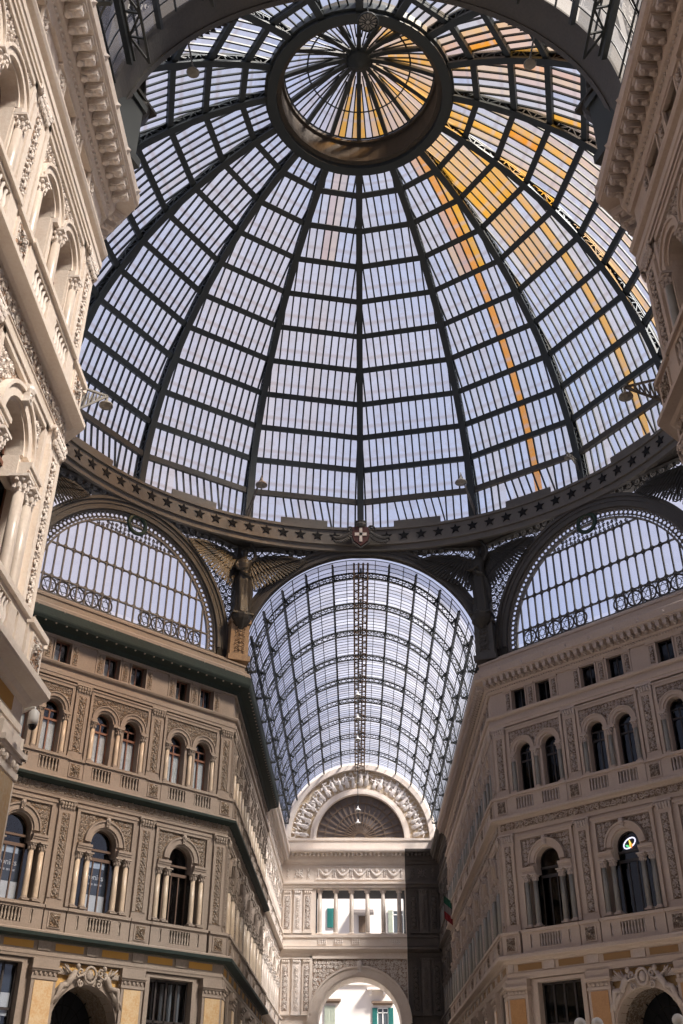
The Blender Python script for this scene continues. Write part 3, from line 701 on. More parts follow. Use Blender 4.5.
def pane_tint(k,i,j,off):
    """tint and milkiness of a dome pane: facet k, strip offset off, row j"""
    rng=random.Random(k*7919+i*131+j*17); rs=random.Random(k*977+i*53)
    az=11.25+22.5*k; az=az if az<=180 else az-360
    v=rng.uniform(.93,1.0); c=[.945*v,.975*v,1.0*v]; al=rng.uniform(.005,.035)
    tan=0; org=0  # amounts of tan and orange tint, greater on the east panes
    right=max(0,min(1,(az+30)/90))*(1 if az<150 else .5)
    if rs.random()<.12+.42*right: tan=rng.uniform(.15,.6)*(.4+.6*right)
    if j>=8: tan=max(tan,rng.uniform(0,.7)*(.3+.7*right))
    if abs(az-33.75)<1:
        if .40<off<.98: org=.95
        if j>=7 and .8<off<1.5: org=1
        if j>=6 and -.6<off<.3 and rng.random()<.5: org=.6
    if abs(az-56.25)<1:
        if .92<off<1.45: org=.9 if j<9 else 1
        if j>=6 and off<.9 and rs.random()<.5: org=.75
        if j>=8: org=max(org,rng.choice((0,.1,.5,1)))
    if abs(az-11.25)<1 and j>=6 and -.1<off<1.2 and rs.random()<.75: org=.35+.08*(j-5)
    if abs(az-78.75)<1:
        if j>=7: org=rng.choice((0,.1,.4,.9,1))
        elif rs.random()<.3: org=rng.uniform(.2,.7)
    if 95<az<135 and j>=6 and rs.random()<.6: org=rng.uniform(.4,1)
    if 60<az<150 and rs.random()<.28: org=max(org,rng.uniform(.15,.5))
    if abs(az+11.25)<1 and j>=8 and -.3<off<.6: org=max(org,.3)
    tc_=(1.0,.86,.64); oc=(1.0,.50,.06) if random.Random(k*5+i).random()<.6 else (1.0,.39,.04)
    c=[a*(1-tan)+b*tan for a,b in zip(c,tc_)]; al=al+tan*.05
    c=[a*(1-org)+b*org for a,b in zip(c,oc)]; al=al+org*.10
    return (c[0],c[1],c[2],min(al,.62))
class GB(MB):
    def pane(s,q,col,uv):
        o=len(s.v); s.v+=[tuple(p) for p in q]; s.f.append(tuple(range(o,o+len(q)))); s.col.append(col); s.uv.append(uv)
    def gmesh(s,name):
        me=bpy.data.meshes.new(name); me.from_pydata(s.v,[],s.f); me.update()
        ca=me.color_attributes.new('pane_tint','FLOAT_COLOR','CORNER'); ul=me.uv_layers.new(name='UVMap')
        for p,c,u in zip(me.polygons,s.col,s.uv):
            for n,li in enumerate(p.loop_indices): ca.data[li].color=c; ul.data[li].uv=u[n]
        return me
SP=.46
for k in range(16):
    g=GB(); b=MB(); az=R(11.25+22.5*k)
    for j in range(11):
        a0,a1=angs[j],angs[j+1]
        r0,z0=dprof(a0,.42); r1,z1=dprof(a1,.42); y0,y1=r0*cos(R(11.25)),r1*cos(R(11.25)); h0,h1=r0*sin(R(11.25)),r1*sin(R(11.25))
        am=(a0+a1)/2; nrm=Vector((0,cos(am),sin(am)))
        n=int(h0/SP)+1
        for i in range(-n,n):
            u0,u1=i*SP,(i+1)*SP
            l0,l1=max(u0,-h0),min(u1,h0); t0,t1=max(min(u0,h1),-h1),max(min(u1,h1),-h1)
            if l1-l0<.01: continue
            q=[(l0,y0,z0),(l1,y0,z0)]; uv=[(0,0),(1,0)]
            if t1-t0>.01: q+=[(t1,y1,z1),(t0,y1,z1)]; uv+=[(1,1),(0,1)]
            else: q+=[(t0,y1,z1)]; uv+=[(0,1)]
            g.pane(q,pane_tint(k,i,j,(u0+u1)/2),uv)
            # glazing bar on the left edge of the strip
            if abs(u0)<h0:
                f_=1 if abs(u0)<=h1 else (h0-abs(u0))/(h0-h1)
                sk=0
                if j==0 and abs(u0)<1.7: sk=.42
                p=Vector((u0,y0,z0))-nrm*.06; q_=Vector((u0,y0+(y1-y0)*f_,z0+(z1-z0)*f_))-nrm*.06
                if j==0 and abs(u0)<1.7: q_.x-=sk*0; p.x+=sk
                b.bar(p,q_,.092,.10,nrm)
    M=DI@facet(az)
    me=g.gmesh('glass_facet'); me.materials.append(DOMEGLASS)
    o=bpy.data.objects.new('glass_facet',me); COL.objects.link(o); o.parent=DOME; o.matrix_local=M
    ob('glazing_bars',b,IRON,o)
    vp=MB(); y_=dprof(0,.3)[0]*cos(R(11.25)); vp.box(-1.45,1.45,y_-.08,y_+.02,RZ0-.1,RZ0+.75); ob('vent_panel',vp,IRON_RING,DOME,M)
# oculus ring and lantern
mb=MB()
def polyring(mb,r0,r1,z0,z1,n=48,M=None):
    t=MB()
    for i in range(n):
        a=2*PI*i/n
        for r,z in ((r0,z0),(r1,z0),(r1,z1),(r0,z1)): t.v.append((r*sin(a),r*cos(a),z))
    for i in range(n):
        for q in range(4): t.f.append((i*4+q,((i+1)%n)*4+q,((i+1)%n)*4+(q+1)%4,i*4+(q+1)%4))
    mb.merge(t,M)
polyring(mb,4.62,5.15,50.85,51.15); polyring(mb,4.9,5.3,51.1,51.6); 
ob('oculus_ring',mb,IRON,DOME,DI)
mb=MB(); polyring(mb,4.45,4.62,51.15,53.05); polyring(mb,4.35,4.5,51.2,51.5); polyring(mb,4.3,4.5,52.85,53.05)
dr=ob('lantern_drum',mb,stone('drum_paint',(.085,.065,.045),(.05,.042,.034),2,.2,.7),DOME,DI)
lz=lambda r: 53.08+1.62*(1-(r/4.42)**1.6)
lr=MB()
pts=[(0,r,lz(r)) for r in (4.42,3.6,2.8,2.0,1.2,.5,.1)]
for i in range(len(pts)-1): lr.bar(pts[i],pts[i+1],.25,.22,(0,0,1))
lrn=Nd('lantern_rib',lr,IRON)
for k in range(16): inst(lrn,DOME,DI@facet(R(22.5*k)))
mb=MB(); r=2.95; mb.tube([pol(r,2*PI*i/48,lz(r)) for i in range(48)],.05,4,True); r=4.3; mb.tube([pol(r,2*PI*i/48,lz(r)) for i in range(48)],.07,4,True)
ob('lantern_purlin',mb,IRON,DOME,DI)
mb=MB(); mb.lathe([(.05,-.75),(.3,-.62),(.65,-.35),(.8,-.1),(.8,.15),(.5,.3)],16,(0,0,lz(0))); ob('hub',mb,IRON,DOME,DI)
g=GB(); b=MB(); rr=[.5,1.7,2.95,4.35]
for k in range(64):
    a0,a1=2*PI*k/64,2*PI*(k+1)/64; az=math.degrees(a0); az=az if az<=180 else az-360
    for j in range(3):
        if j==0 and k%2: continue
        A0,A1=(a0,a1) if j else (a0,2*PI*(k+2)/64)
        rng=random.Random(k*31+j); rs=random.Random(k)
        c=[.93,.95,1,.15]; org=0; tan=.5*rng.random()
        if -60<az<165: org=rs.choice((0,.15,.5,.95)); tan=rng.uniform(.2,.7)
        if 10<az<150 and rs.random()<.7: org=rng.uniform(.4,1)
        if org>.6 and j==0: org=.4
        c=[c[0]*(1-tan)+.86*tan,c[1]*(1-tan)+.72*tan,c[2]*(1-tan)+.56*tan,.04+.05*tan]
        c=[c[0]*(1-org)+1.0*org,c[1]*(1-org)+.48*org,c[2]*(1-org)+.06*org,c[3]+.05*org]
        q=[pol(rr[j],A0,lz(rr[j])+.1),pol(rr[j],A1,lz(rr[j])+.1),pol(rr[j+1],A1,lz(rr[j+1])+.1),pol(rr[j+1],A0,lz(rr[j+1])+.1)]
        g.pane(q,tuple(c),[(0,0),(1,0),(1,1),(0,1)])
    if k%4:
        b.bar(pol(1.0 if k%2==0 else 1.5,a0,lz(1.3)+.04),pol(2.95,a0,lz(2.95)+.04),.075,.07); b.bar(pol(2.95,a0,lz(2.95)+.04),pol(4.35,a0,lz(4.35)+.04),.075,.07)
me=g.gmesh('lantern_glass'); me.materials.append(DOMEGLASS); o=bpy.data.objects.new('lantern_glass',me); COL.objects.link(o); o.parent=DOME; o.matrix_local=DI
ob('glazing_bars',b,IRON,o)
# star band at the foot of the dome
mb=MB(); polyring(mb,17.5,17.95,32.35,33.48,96); polyring(mb,17.5,17.7,31.95,32.35,96); polyring(mb,17.38,17.5,33.36,33.52,96); polyring(mb,17.36,17.5,32.3,32.44,96); polyring(mb,17.5,18.1,33.48,33.6,96)
SB=ob('star_band',mb,IRON_RING,DOME,DI)
st_=MB(); pts=[(.34*(1 if i%2==0 else .42)*sin(PI*i/5),.34*(1 if i%2==0 else .42)*cos(PI*i/5)) for i in range(10)]
st_.plate(pts,[],-.05,.02); sn=st_.mesh('star'); sn.materials.append(BLACK)
for i in range(104):
    az=(i+.5)*360/104; a=(az+45)%90-45
    if abs(a)<4.5: continue
    o=bpy.data.objects.new('star',sn); COL.objects.link(o); o.parent=SB; o.matrix_local=facet(R(az))@T(0,17.49,32.92)
# decorated soffit below it
mb=MB(); polyring(mb,17.42,19.1,32.32,32.42,96)
SO=ob('soffit_ring',mb,IRON_MID,DOME,DI)
t=MB(); t.tube([(.30*cos(x),.30*sin(x),0) for x in [2*PI*q/10 for q in range(10)]],.06,4,True); t.ell((0,0,0),.13,.13,.06,6,3)
rn=t.mesh('rosette'); rn.materials.append(IRON_RING)
for i in range(96):
    o=bpy.data.objects.new('rosette',rn); COL.objects.link(o); o.parent=SO; o.matrix_local=facet(2*PI*i/96)@T(0,17.85,32.28)
# ------------------------------------------------------------------ arches of the octagon, lace spandrels, lunettes
def ironwork(diag,mat,M,lab,lun=False,deep=.3):
    """iron arch on one side of the octagon, with pierced spandrels"""
    cx=LN/2
    Rin,Rout=(6.08,6.75) if diag else (7.0 if deep<.5 else 6.9,7.58); zc=25.3 if diag else 24.8
    e=empty('lunette_window' if lun else 'iron_arch',M@T(0,.55,0)); tag(e,lab,'window' if lun else 'arch')
    dp_=.35 if diag else deep; a=MB(); a.arch(cx,zc,Rin,Rout,0,dp_,n=56); a.arch(cx,zc,Rout-.12,Rout+.06,-.10,.1,n=56); a.arch(cx,zc,Rin-.04,Rin+.12,-.07,.1,n=56); a.arch(cx,zc,(Rin+Rout)/2-.04,(Rin+Rout)/2+.04,-.05,.1,n=56)
    if not diag: a.arch(cx,zc,Rin-.05,Rin+.1,dp_-.1,dp_+.05,n=56)
    if diag: a.box(0,cx-Rin,0,.4,24.7,25.4); a.box(cx+Rin,LN,0,.4,24.7,25.4); a.box(cx-Rin-.62,cx-Rin,0,.35,24.7,25.4); a.box(cx+Rin,cx+Rin+.62,0,.35,24.7,25.4)
    ob('arch_ring',a,mat,e)
    hw=LN/2+.05; top=32.35
    s=MB(); rng=random.Random(4)
    sp=.52; nx=int(LN/sp)+1
    for i in range(nx):
        for j in range(15):
            x=(i+.5)*LN/nx; z=25.0+(j+.5)*(top-25.0)/15
            if math.hypot(x-cx,z-zc)<Rout+.16: continue
            s.tube([(x+.22*cos(q*PI/5),.25,z+.22*sin(q*PI/5)) for q in range(10)],  .04,4,True)
            spiral(s,x,z,.17,.25,.036,1.3,rng.random()*6,1,7,3)
            s.box(x-.26,x+.26,.235,.265,z+.235,z+.265)
            s.box(x+.235,x+.265,.235,.265,z-.25,z+.25)
    s.box(0,LN,-.05,.45,top-.12,top); s.box(-.30,.06,-.02,.35,25,top); s.box(LN-.06,LN+.30,-.02,.35,25,top); ob('pierced_spandrel',s,mat if not diag else mat,e)
    return e
SIDES=[('north',frame(-H,A,(0,1)),False,IRON_MID,'large iron arch opening into the far vaulted arcade'),
 ('northwest',frame(-A,H,(-1,1)),True,IRON_MID,'half-round glazed lunette and its iron arch above the left diagonal facade'),
 ('northeast',frame(H,A,(1,1)),True,IRON_MID,'half-round glazed lunette and its iron arch above the right diagonal facade'),
 ('south',frame(H,-A,(0,-1)),False,IRON_MID,'near iron arch crossing overhead at the top of the view'),
 ('west',frame(-A,-H,(-1,0)),False,IRON_MID,'iron arch of the left side arcade'),
 ('east',frame(A,H,(1,0)),False,IRON_MID,'iron arch of the right side arcade'),
 ('southwest',frame(-H,-A,(-1,-1)),True,IRON_MID,'iron arch behind the near left corner'),
 ('southeast',frame(A,-H,(1,-1)),True,IRON_MID,'iron arch behind the near right corner')]
LUN=[ironwork(dg,mt,M,lab,nm in('northwest','northeast'),1.1 if nm=='south' else .3) for nm,M,dg,mt,lab in SIDES]
def lunette(e,mat):
    cx=LN/2; zc=25.3
    la=MB()
    n=66
    for i in range(n):
        a=-.09+(PI+.18)*(i+.5)/n
        if True:
            la.tube([(cx+5.78*cos(a)+.14*cos(q*PI/4),.2,zc+5.78*sin(a)+.14*sin(q*PI/4)) for q in range(8)],.05,4,True)
            la.bar((cx+5.5*cos(a),.2,zc+5.5*sin(a)),(cx+5.66*cos(a+.03),.2,zc+5.66*sin(a+.03)),.05,.05,(0,1,0)); la.ell((cx+5.97*cos(a+.02),.18,zc+5.97*sin(a+.02)),.06,.04,.06,5,3)
    la.arch(cx,zc,5.44,5.54,.12,.28,-.09,PI+.09,n=56); la.arch(cx,zc,5.95,6.1,.1,.3,-.09,PI+.09,n=56)
    ob('lace_border',la,IRON_RING,e)
    mu=MB(); sp=.5; zt,zm,zb=29.9,27.85,25.95
    def top(x): 
        d=5.48**2-(x-cx)**2
        return zc+math.sqrt(d) if d>0 else zc
    N=10
    for i in range(-N,N+1):
        x=cx+i*sp; t=min(top(x),zt)
        if t<25.5: continue
        mu.box(x-.036,x+.036,.15,.25,24.9,t)
    for z in (zb,zm):
        w=5.45 if z<26 else math.sqrt(max(0,5.48**2-(z-zc)**2)); mu.box(cx-w,cx+w,.14,.26,z-.035,z+.035)
    w=math.sqrt(5.48**2-(zt-zc)**2); mu.box(cx-w,cx+w,.14,.26,zt-.035,zt+.035)
    for i in range(-N,N):
        x=cx+(i+.5)*sp
        for z,s in ((zm,-1),(zm,1),(zb,1),(zt,-1)):
            if top(x-sp/2)<z+.25 or top(x+sp/2)<z+.25: continue
            zz=z+s*.25
            mu.tube([(x+.235*cos(q),.2,zz-s*0+s*(-1)*.235*sin(q)*1.0) for q in [PI*h/6 for h in range(7)]],.026,4)
            for q in (-1,1): mu.ell((x+q*.22,.2,z+s*.05),.05,.04,.05,5,3)
    ob('mullions',mu,IRON_MID if mat is None else mat,e)
    # guard panel at the foot: circles with six-pointed stars
    gp=MB(); z=25.44
    for i in range(12):
        if i in (5,6): continue
        x=cx-5.0+(i+.5)*10.0/12
        if abs(x-cx)>5.0: continue
        gp.tube([(x+.41*cos(q*PI/8),  .18,z+.41*sin(q*PI/8)) for q in range(16)],.055,4,True)
        for o_ in (0,1): gp.tube([(x+.33*cos(q*2*PI/3+PI/2+o_*PI),.18,z+.33*sin(q*2*PI/3+PI/2+o_*PI)) for q in range(3)],.036,4,True)
        for sx in (-1,1):
            for sz in (-1,1): spiral(gp,x+sx*.34,z+sz*.38,.1,.18,.025,1.2,0,sx,6,3)
    gp.box(cx-6.1,cx+6.1,.1,.3,24.8,25.0)
    ob('guard_panel',gp,IRON_MID,e)
    sc=MB(); rng=random.Random(9)
    for i in range(26):
        for j in range(5):
            x=cx-3.4+i*6.8/25; zz=29.93+(j+.5)*.27
            if math.hypot(x-cx,zz-zc)>5.42 or math.hypot(x-cx,zz-30.85)<.62: continue
            spiral(sc,x,zz,.13,.2,.036,1.3,rng.random()*6,1,6,3)
            sc.box(x-.02,x+.02,.18,.22,zz-.14,zz+.14)
    ob('scroll_panel',sc,IRON_MID,e)
    wr=MB(); wr.tube([(cx+.55*cos(q*PI/14),.1,30.85+.55*sin(q*PI/14)) for q in range(28)],.12,7,True)
    for q in range(28): wr.ell((cx+.56*cos(q*PI/14),.06,30.85+.56*sin(q*PI/14)),.07,.05,.05,5,3)
    star=MB()
    for o_ in (0,1): star.tube([(cx+.42*cos(q*2*PI/3+PI/2+o_*PI),.14,30.85+.42*sin(q*2*PI/3+PI/2+o_*PI)) for q in range(3)],.022,4,True)
    w_=ob('wreath',wr,flat('laurel_green',(.02,.045,.03),.6),e); ob('star',star,IRON_RING,w_)
    gl=MB(); gl.plate([(cx+6.05*cos(PI*q/40),zc+6.05*sin(PI*q/40)) for q in range(41)],[],.30,.31); ob('glass_pane',gl,CLEAR,e)
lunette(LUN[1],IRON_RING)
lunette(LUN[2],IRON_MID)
# ------------------------------------------------------------------ barrel vaults
def vault(y0,y1,ribs,lab,name='glass_vault',crown=True,warm=0):
    e=empty(name,T(0,y0,24.8)); tag(e,lab,'vault'); D=Matrix.Translation((0,-y0,-24.8)); zc=24.8
    def P(r,a,y): return Vector((r*cos(a),y,zc+r*sin(a)))
    rb=MB(); n=48; r0,r1=6.18,6.52
    for i in range(n):
        a,b=PI*i/n,PI*(i+1)/n
        for r in (r0,r1):
            up=P(1,(a+b)/2,0)-Vector((0,0,zc)); rb.bar(P(r,a,0),P(r,b,0),.14,.055,up)
        rb.bar(P(r0,a,0),P(r1,b,0),.035,.04,(0,1,0)); rb.bar(P(r1,a,0),P(r0,b,0),.035,.04,(0,1,0))
    for k in range(13):
        a=PI*k/12; rb.bar(P(r0-.02,a,0),P(r1+.3,a,0),.12,.1,(0,1,0))
        for s in (-1,1): rb.bar(P(r0+.1,a,0),P(r1+.1,a,s*.5),.05,.05)
    rn=Nd('lattice_rib',rb,IRON)
    for y in ribs: inst(rn,e,D@T(0,y,0))
    ys=[y0]+list(ribs)+[y1]
    ys=sorted(set(round(y,3) for y in ys))
    pu=MB()
    for k in range(13):
        a=PI*k/12; u=P(1,a,0)-Vector((0,0,zc))
        if k==6: continue
        pu.bar(P(6.66,a,y0),P(6.66,a,y1),.11,.16,u)
    for k in range(12):
        a=PI*(k+.5)/12; u=P(1,a,0)-Vector((0,0,zc)); pu.bar(P(6.80,a,y0),P(6.80,a,y1),.04,.05,u)
    if warm:
        for a in (PI/11,PI-PI/11,PI/4,PI-PI/4):
            n_=int((y1-y0)/.7)
            for h in range(n_):
                ya,yb=y0+(y1-y0)*h/n_,y0+(y1-y0)*(h+1)/n_
                pu.bar(P(6.15 if h%2 else 6.6,a,ya),P(6.6 if h%2 else 6.15,a,yb),.06,.05); pu.bar(P(6.15,a,ya),P(6.15,a,yb),.07,.07); pu.bar(P(6.6,a,ya),P(6.6,a,yb),.07,.07); pu.bar(P(6.15,a,ya),P(6.6,a,ya),.05,.05)
    ob('purlins',pu,IRON,e,D)
    for i in range(len(ys)-1):
        a0,a1=ys[i],ys[i+1]
        if a1-a0<.2: continue
        g=GB(); b=MB(); nb=max(1,round((a1-a0)/.46)); m=24
        for k in range(m):
            t0,t1=PI*k/m,PI*(k+1)/m
            rs=random.Random(k//2*37+i*11); 
            for q in range(nb):
                rng=random.Random(k*13+i*101+q*7+int(y0)); v=rs.uniform(.74,1.0)*rng.uniform(.94,1.02)
                w=warm*rs.uniform(.3,1); c=(v*(1-.02*w),v*(.985-.09*w),v*(1.0-.22*w),(.06 if warm else .12)+.15*rs.random())
                if rng.random()<.0: c=(.8,.72,.62,.5)
                ya,yb=a0+(a1-a0)*q/nb,a0+(a1-a0)*(q+1)/nb
                g.pane([P(6.86,t0,ya),P(6.86,t1,ya),P(6.86,t1,yb),P(6.86,t0,yb)],c,[(0,0),(1,0),(1,1),(0,1)])
        for q in range(nb):
            y=a0+(a1-a0)*q/nb; b.tube([P(6.82,PI*t/28,y) for t in range(29)],.026,3)
        me=g.gmesh('glass_bay'); me.materials.append(VAULTGLASS); o=bpy.data.objects.new('glass_bay',me); COL.objects.link(o); o.parent=e; o.matrix_local=D
        ob('glazing_bars',b,IRON,o)
    if crown:
        c=MB()
        for x in (-.42,.42): c.bar((x,y0,zc+5.98),(x,y1,zc+5.98),.09,.09); c.bar((x,y0,zc+6.45),(x,y1,zc+6.45),.09,.09)
        n=int((y1-y0)/.5)
        for i in range(n):
            ya,yb=y0+(y1-y0)*i/n,y0+(y1-y0)*(i+1)/n; s=1 if i%2 else -1
            c.bar((-.42*s,ya,zc+5.98),(.42*s,yb,zc+5.98),.05,.05)
            for x in (-.42,.42): c.bar((x,ya,zc+5.98+(0 if i%2 else .47)),(x,yb,zc+5.98+(.47 if i%2 else 0)),.05,.05)
        ob('crown_beam',c,RUST,e,D)
        w=MB()
        for x in (-.42,-.14,.14,.42): w.box(x-.06,x+.06,y0,y1,zc+6.56,zc+6.62)
        ob('crown_walkway',w,RUST,e,D)
    cb=MB()
    for s in (-1,1):
        a,b=sorted((s*6.8,s*7.4)); cb.box(a,b,y0+.1,y1,24.3,24.95)
    ob('springing_gutter',cb,IRON_MID,e,D)
    return e
vault(A+.9,YE-.4,[19.15+4.12*k for k in range(9)],'glazed barrel vault of the far arcade with lattice ribs')
vault(-A-SL,-A-1.7,[-21.6-4.12*k for k in range(6)],'near barrel vault of cream glass at the top corners',warm=.9)
# ------------------------------------------------------------------ statues
def angel_mesh():
    b=MB()
    # robe and body, one continuous loft
    prof=[(.34,0,0),(.40,.05,0),(.36,.5,.0),(.33,.95,.02),(.36,1.35,.02),(.37,1.7,0),(.30,2.0,-.02),(.27,2.2,-.03),(.31,2.45,-.03),(.34,2.65,-.02),(.30,2.84,0),(.14,2.96,0),(.10,3.06,-.02),(.11,3.12,-.03)]
    n=20; o=len(b.v)
    for r,z,dy in prof:
        for k in range(n):
            a=2*PI*k/n; f=1+(.10*sin(a*6+z*1.5) if z<2.1 else .03*sin(a*4)); b.v.append((r*f*cos(a),dy+r*f*.72*sin(a),z))
    for i in range(len(prof)-1):
        for k in range(n): b.f.append((o+i*n+k,o+i*n+(k+1)%n,o+(i+1)*n+(k+1)%n,o+(i+1)*n+k))
    b.f.append(tuple(o+k for k in range(n-1,-1,-1))); b.f.append(tuple(o+(len(prof)-1)*n+k for k in range(n)))
    b.ell((0,-.05,3.28),.16,.18,.22,12,8)             # head
    b.ell((0,-.22,3.26),.03,.05,.05,6,4); b.ell((0,.04,3.36),.18,.18,.16,10,6)   # nose, hair
    # raised right arm curving over the head, bent left arm across the waist
    b.tube([(.28,0,2.78),(.48,-.08,3.05),(.44,-.12,3.42),(.26,-.14,3.74),(.12,-.16,3.84)],[.12,.10,.085,.07,.05],8)
    b.tube([(-.28,0,2.76),(-.44,-.1,2.46),(-.36,-.26,2.22),(-.08,-.36,2.28),(.08,-.38,2.34)],[.12,.10,.085,.07,.055],8)
    for i,(dx,dz) in enumerate(((.0,.0),(.03,.04),(.05,.08),(.04,.12))): b.tube([(.12-dx*.5,-.17,3.84+dz*.3),(.02-dx,-.2,3.86+dz),(-.05-dx*.6,-.21,3.82+dz)],.016,5)
    b.tube([(-.2,-.2,2.2),(0,-.32,2.0),(.3,-.2,1.9)],[.08,.11,.06],7); b.tube([(.3,-.1,1.9),(.42,.1,1.2),(.38,.1,.5)],[.07,.12,.05],7)
    for x in (-.14,.14): b.ell((x,-.26,.04),.09,.2,.07,8,5)
    return b
def wing(s):
    w=MB()
    # leading edge then feathers hanging from it
    L=[(s*x,.30-.40*x*(.6+.13*x),z) for x,z in ((.12,2.6),(.4,2.95),(.75,3.14),(1.15,3.24),(1.6,3.28),(2.05,3.24))]
    w.tube(L,[.10,.12,.11,.09,.06,.02],7)
    def at(t):
        f=t*(len(L)-1); i=min(int(f),len(L)-2); q=f-i; return Vector(L[i]).lerp(Vector(L[i+1]),q)
    for row,(n,ln,wd,dy) in enumerate(((22,.95,.20,.0),(18,.72,.2,-.05),(12,.34,.14,-.09))):
        for i in range(n):
            t=(i+.5)/n; p=at(t); sw=.12+1.30*t**1.1; l=ln*(1.45-.55*t) if row==0 else ln*(1.1-.3*t)
            if row==0: l*=1+.25*sin(t*3)
            d=Vector((s*sin(sw),-.35*sin(sw),-cos(sw))); e=p+d*l; sd=Vector((d.z,0,-d.x))*wd*.5; y=Vector((0,dy,0)); th=Vector((0,.03,0))
            q=[p+sd+y,p-sd+y,e-sd*.55-d*.12+y,e+y,e+sd*.55-d*.12+y]
            w.add([tuple(v) for v in q]+[tuple(v+th) for v in q],[(0,1,2,3,4),(9,8,7,6,5),(0,5,6,1),(1,6,7,2),(2,7,8,3),(3,8,9,4),(4,9,5,0)])
    return w
am=angel_mesh().mesh('winged_statue'); am.materials.append(BRONZE)
wn=[Nd('wing',wing(s),BRONZE) for s in (-1,1)]
pdm=MB(); pdm.lathe([(.10,-.75),(.2,-.62),(.34,-.45),(.44,-.3),(.5,-.12),(.5,0)],12); pdm.box(-.5,.5,-.42,.5,-.1,.0)
def angel(x,y,lab,k):
    d=Vector((x,y,0)).normalized(); p=Vector((x,y,0))-d*.30
    n=d; r=n.cross(Vector((0,0,1)))
    M=Matrix(((r.x,n.x,0,p.x),(r.y,n.y,0,p.y),(0,0,1,27.35),(0,0,0,1)))@Matrix.Diagonal((1.28,1.2,1.26,1))
    o=bpy.data.objects.new('winged_statue',am); COL.objects.link(o); o.matrix_world=M
    rm=o.modifiers.new('remesh','REMESH'); rm.mode='VOXEL'; rm.voxel_size=.035; rm.use_smooth_shade=True
    tag(o,lab,'statue',group='bronze winged figures at the corners below the dome')
    for w in wn: inst(w,o)
    # bracket and stone pier below
    b=ob('corner_pier',None or (lambda q:(q.box(-.42,.42,-.35,.55,-2.95,-1.0),q.box(-.5,.5,-.45,.6,-3.0,-2.75),q.box(-.48,.48,-.42,.6,-1.15,-.95),q.merge(vine(.6,1.5),T(0,-.38,-2.6)),q)[-1])(MB()),k)
    b.matrix_world=M@T(0,.35,.75); tag(b,lab.replace('bronze winged statue','pier under the winged statue').replace(' with raised arm','').replace(', dark silhouette','').replace(' in silhouette',''),'pier')
    inst(Nd('bracket',pdm,BRONZE),b,T(0,-.35,-.75))
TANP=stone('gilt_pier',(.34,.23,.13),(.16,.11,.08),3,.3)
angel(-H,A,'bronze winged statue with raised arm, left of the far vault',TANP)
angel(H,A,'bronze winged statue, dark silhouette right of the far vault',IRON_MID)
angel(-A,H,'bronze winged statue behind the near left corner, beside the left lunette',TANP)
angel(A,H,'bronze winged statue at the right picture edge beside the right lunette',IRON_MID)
angel(H,-A,'bronze winged statue in silhouette near the top right, by the overhead arch',IRON)
angel(-H,-A,'bronze winged statue near the top left, by the overhead arch',IRON)
# coat of arms over the far arch
CA=empty('coat_of_arms',T(0,A-.15,32.6)); tag(CA,'dark coat of arms with a white cross above the far arch','emblem')
s=MB(); pts=[(-.5,.55),(.5,.55),(.52,.0),(.4,-.4),(0,-.75),(-.4,-.4),(-.52,0)]; s.plate([(x,z) for x,z in pts][::-1],[],-.3,-.05); ob('shield',s,flat('dark_red',(.09,.03,.025),.5),CA)
s=MB(); s.box(-.09,.09,-.36,-.29,-.48,.46); s.box(-.36,.36,-.36,-.29,-.08,.12); ob('cross',s,flat('white_cross',(.75,.66,.58),.6),CA)
s=MB()
for sg in (-1,1):
    for q in range(9):
        t=q/8; x=sg*(.55+.95*t); z=.25-.1*t-.35*sin(t*2); s.ell((x,-.2,z),.26,.12,.10,6,4,sg*(.5-t)); s.ell((x,-.2,z-.25),.2,.1,.09,6,4,-sg*.6)
    spiral(s,sg*.62,.45,.25,-.25,.07,1.3,0,sg)
s.lathe([(.32,.55),(.38,.7),(.3,.85),(.34,.95)],10,(0,-.15,0)); 
for q in range(5): s.ell((-.3+.15*q,-.2,1.02),.06,.06,.12,5,4)
s.tube([(-.55,-.18,.6),(-.62,-.2,0),(-.45,-.2,-.5),(0,-.2,-.85),(.45,-.2,-.5),(.62,-.2,0),(.55,-.18,.6)],.08,6)
ob('garland_frame',s,IRON_MID,CA)
# ------------------------------------------------------------------ lamps
LAMP_SH=stone('lamp_shade',(.30,.28,.24),(.18,.16,.14),4,.1,.5)
def bell(mb,c,r=.36):
    mb.lathe([(r,0),(r*.96,.05),(r*.80,r*.35),(r*.42,r*.62),(r*.2,r*1.0),(r*.14,r*1.5)],16,c)
def hanging(name,p,top,lab,mat,r=.4,group=None):
    e=empty(name,T(*p)); tag(e,lab,'lamp',group)
    b=MB(); bell(b,(0,0,0),r); sh=ob('lamp_shade',b,mat,e,smooth=True)
    b=MB(); b.lathe([(r*.5,-.03),(r*.85,0)],12); ob('lens',b,flat('lamp_lens',(.35,.33,.3),.3) if 'lamp_lens' not in bpy.data.materials else bpy.data.materials['lamp_lens'],e)
    b=MB(); b.tube([(0,0,r*1.45),(0,0,top-p[2])],.025,5); ob('rod',b,IRON,e); return e
VL='bell lamps hanging along the crown of the far vault'
for y,z,lab in ((31.0,28,'white bell lamp hanging highest in the far vault'),(35.5,28,'white bell lamp hanging second from the dome in the far vault'),(40.1,28,'white bell lamp hanging third from the dome in the far vault'),(48.0,24.75,'white bell lamp hanging in front of the fanlight, upper one'),(52.0,24.75,'white bell lamp hanging in front of the fanlight, lower one')):
    hanging('bell_lamp',(-.2,y,z),30.8,lab,WHITE,.24,VL)
FLD=hanging('round_floodlight',(.25,-12,39.2),50.9,'grey ribbed floodlight hanging from the dome lantern on a long rod',LAMP_SH,.42)
b=MB()
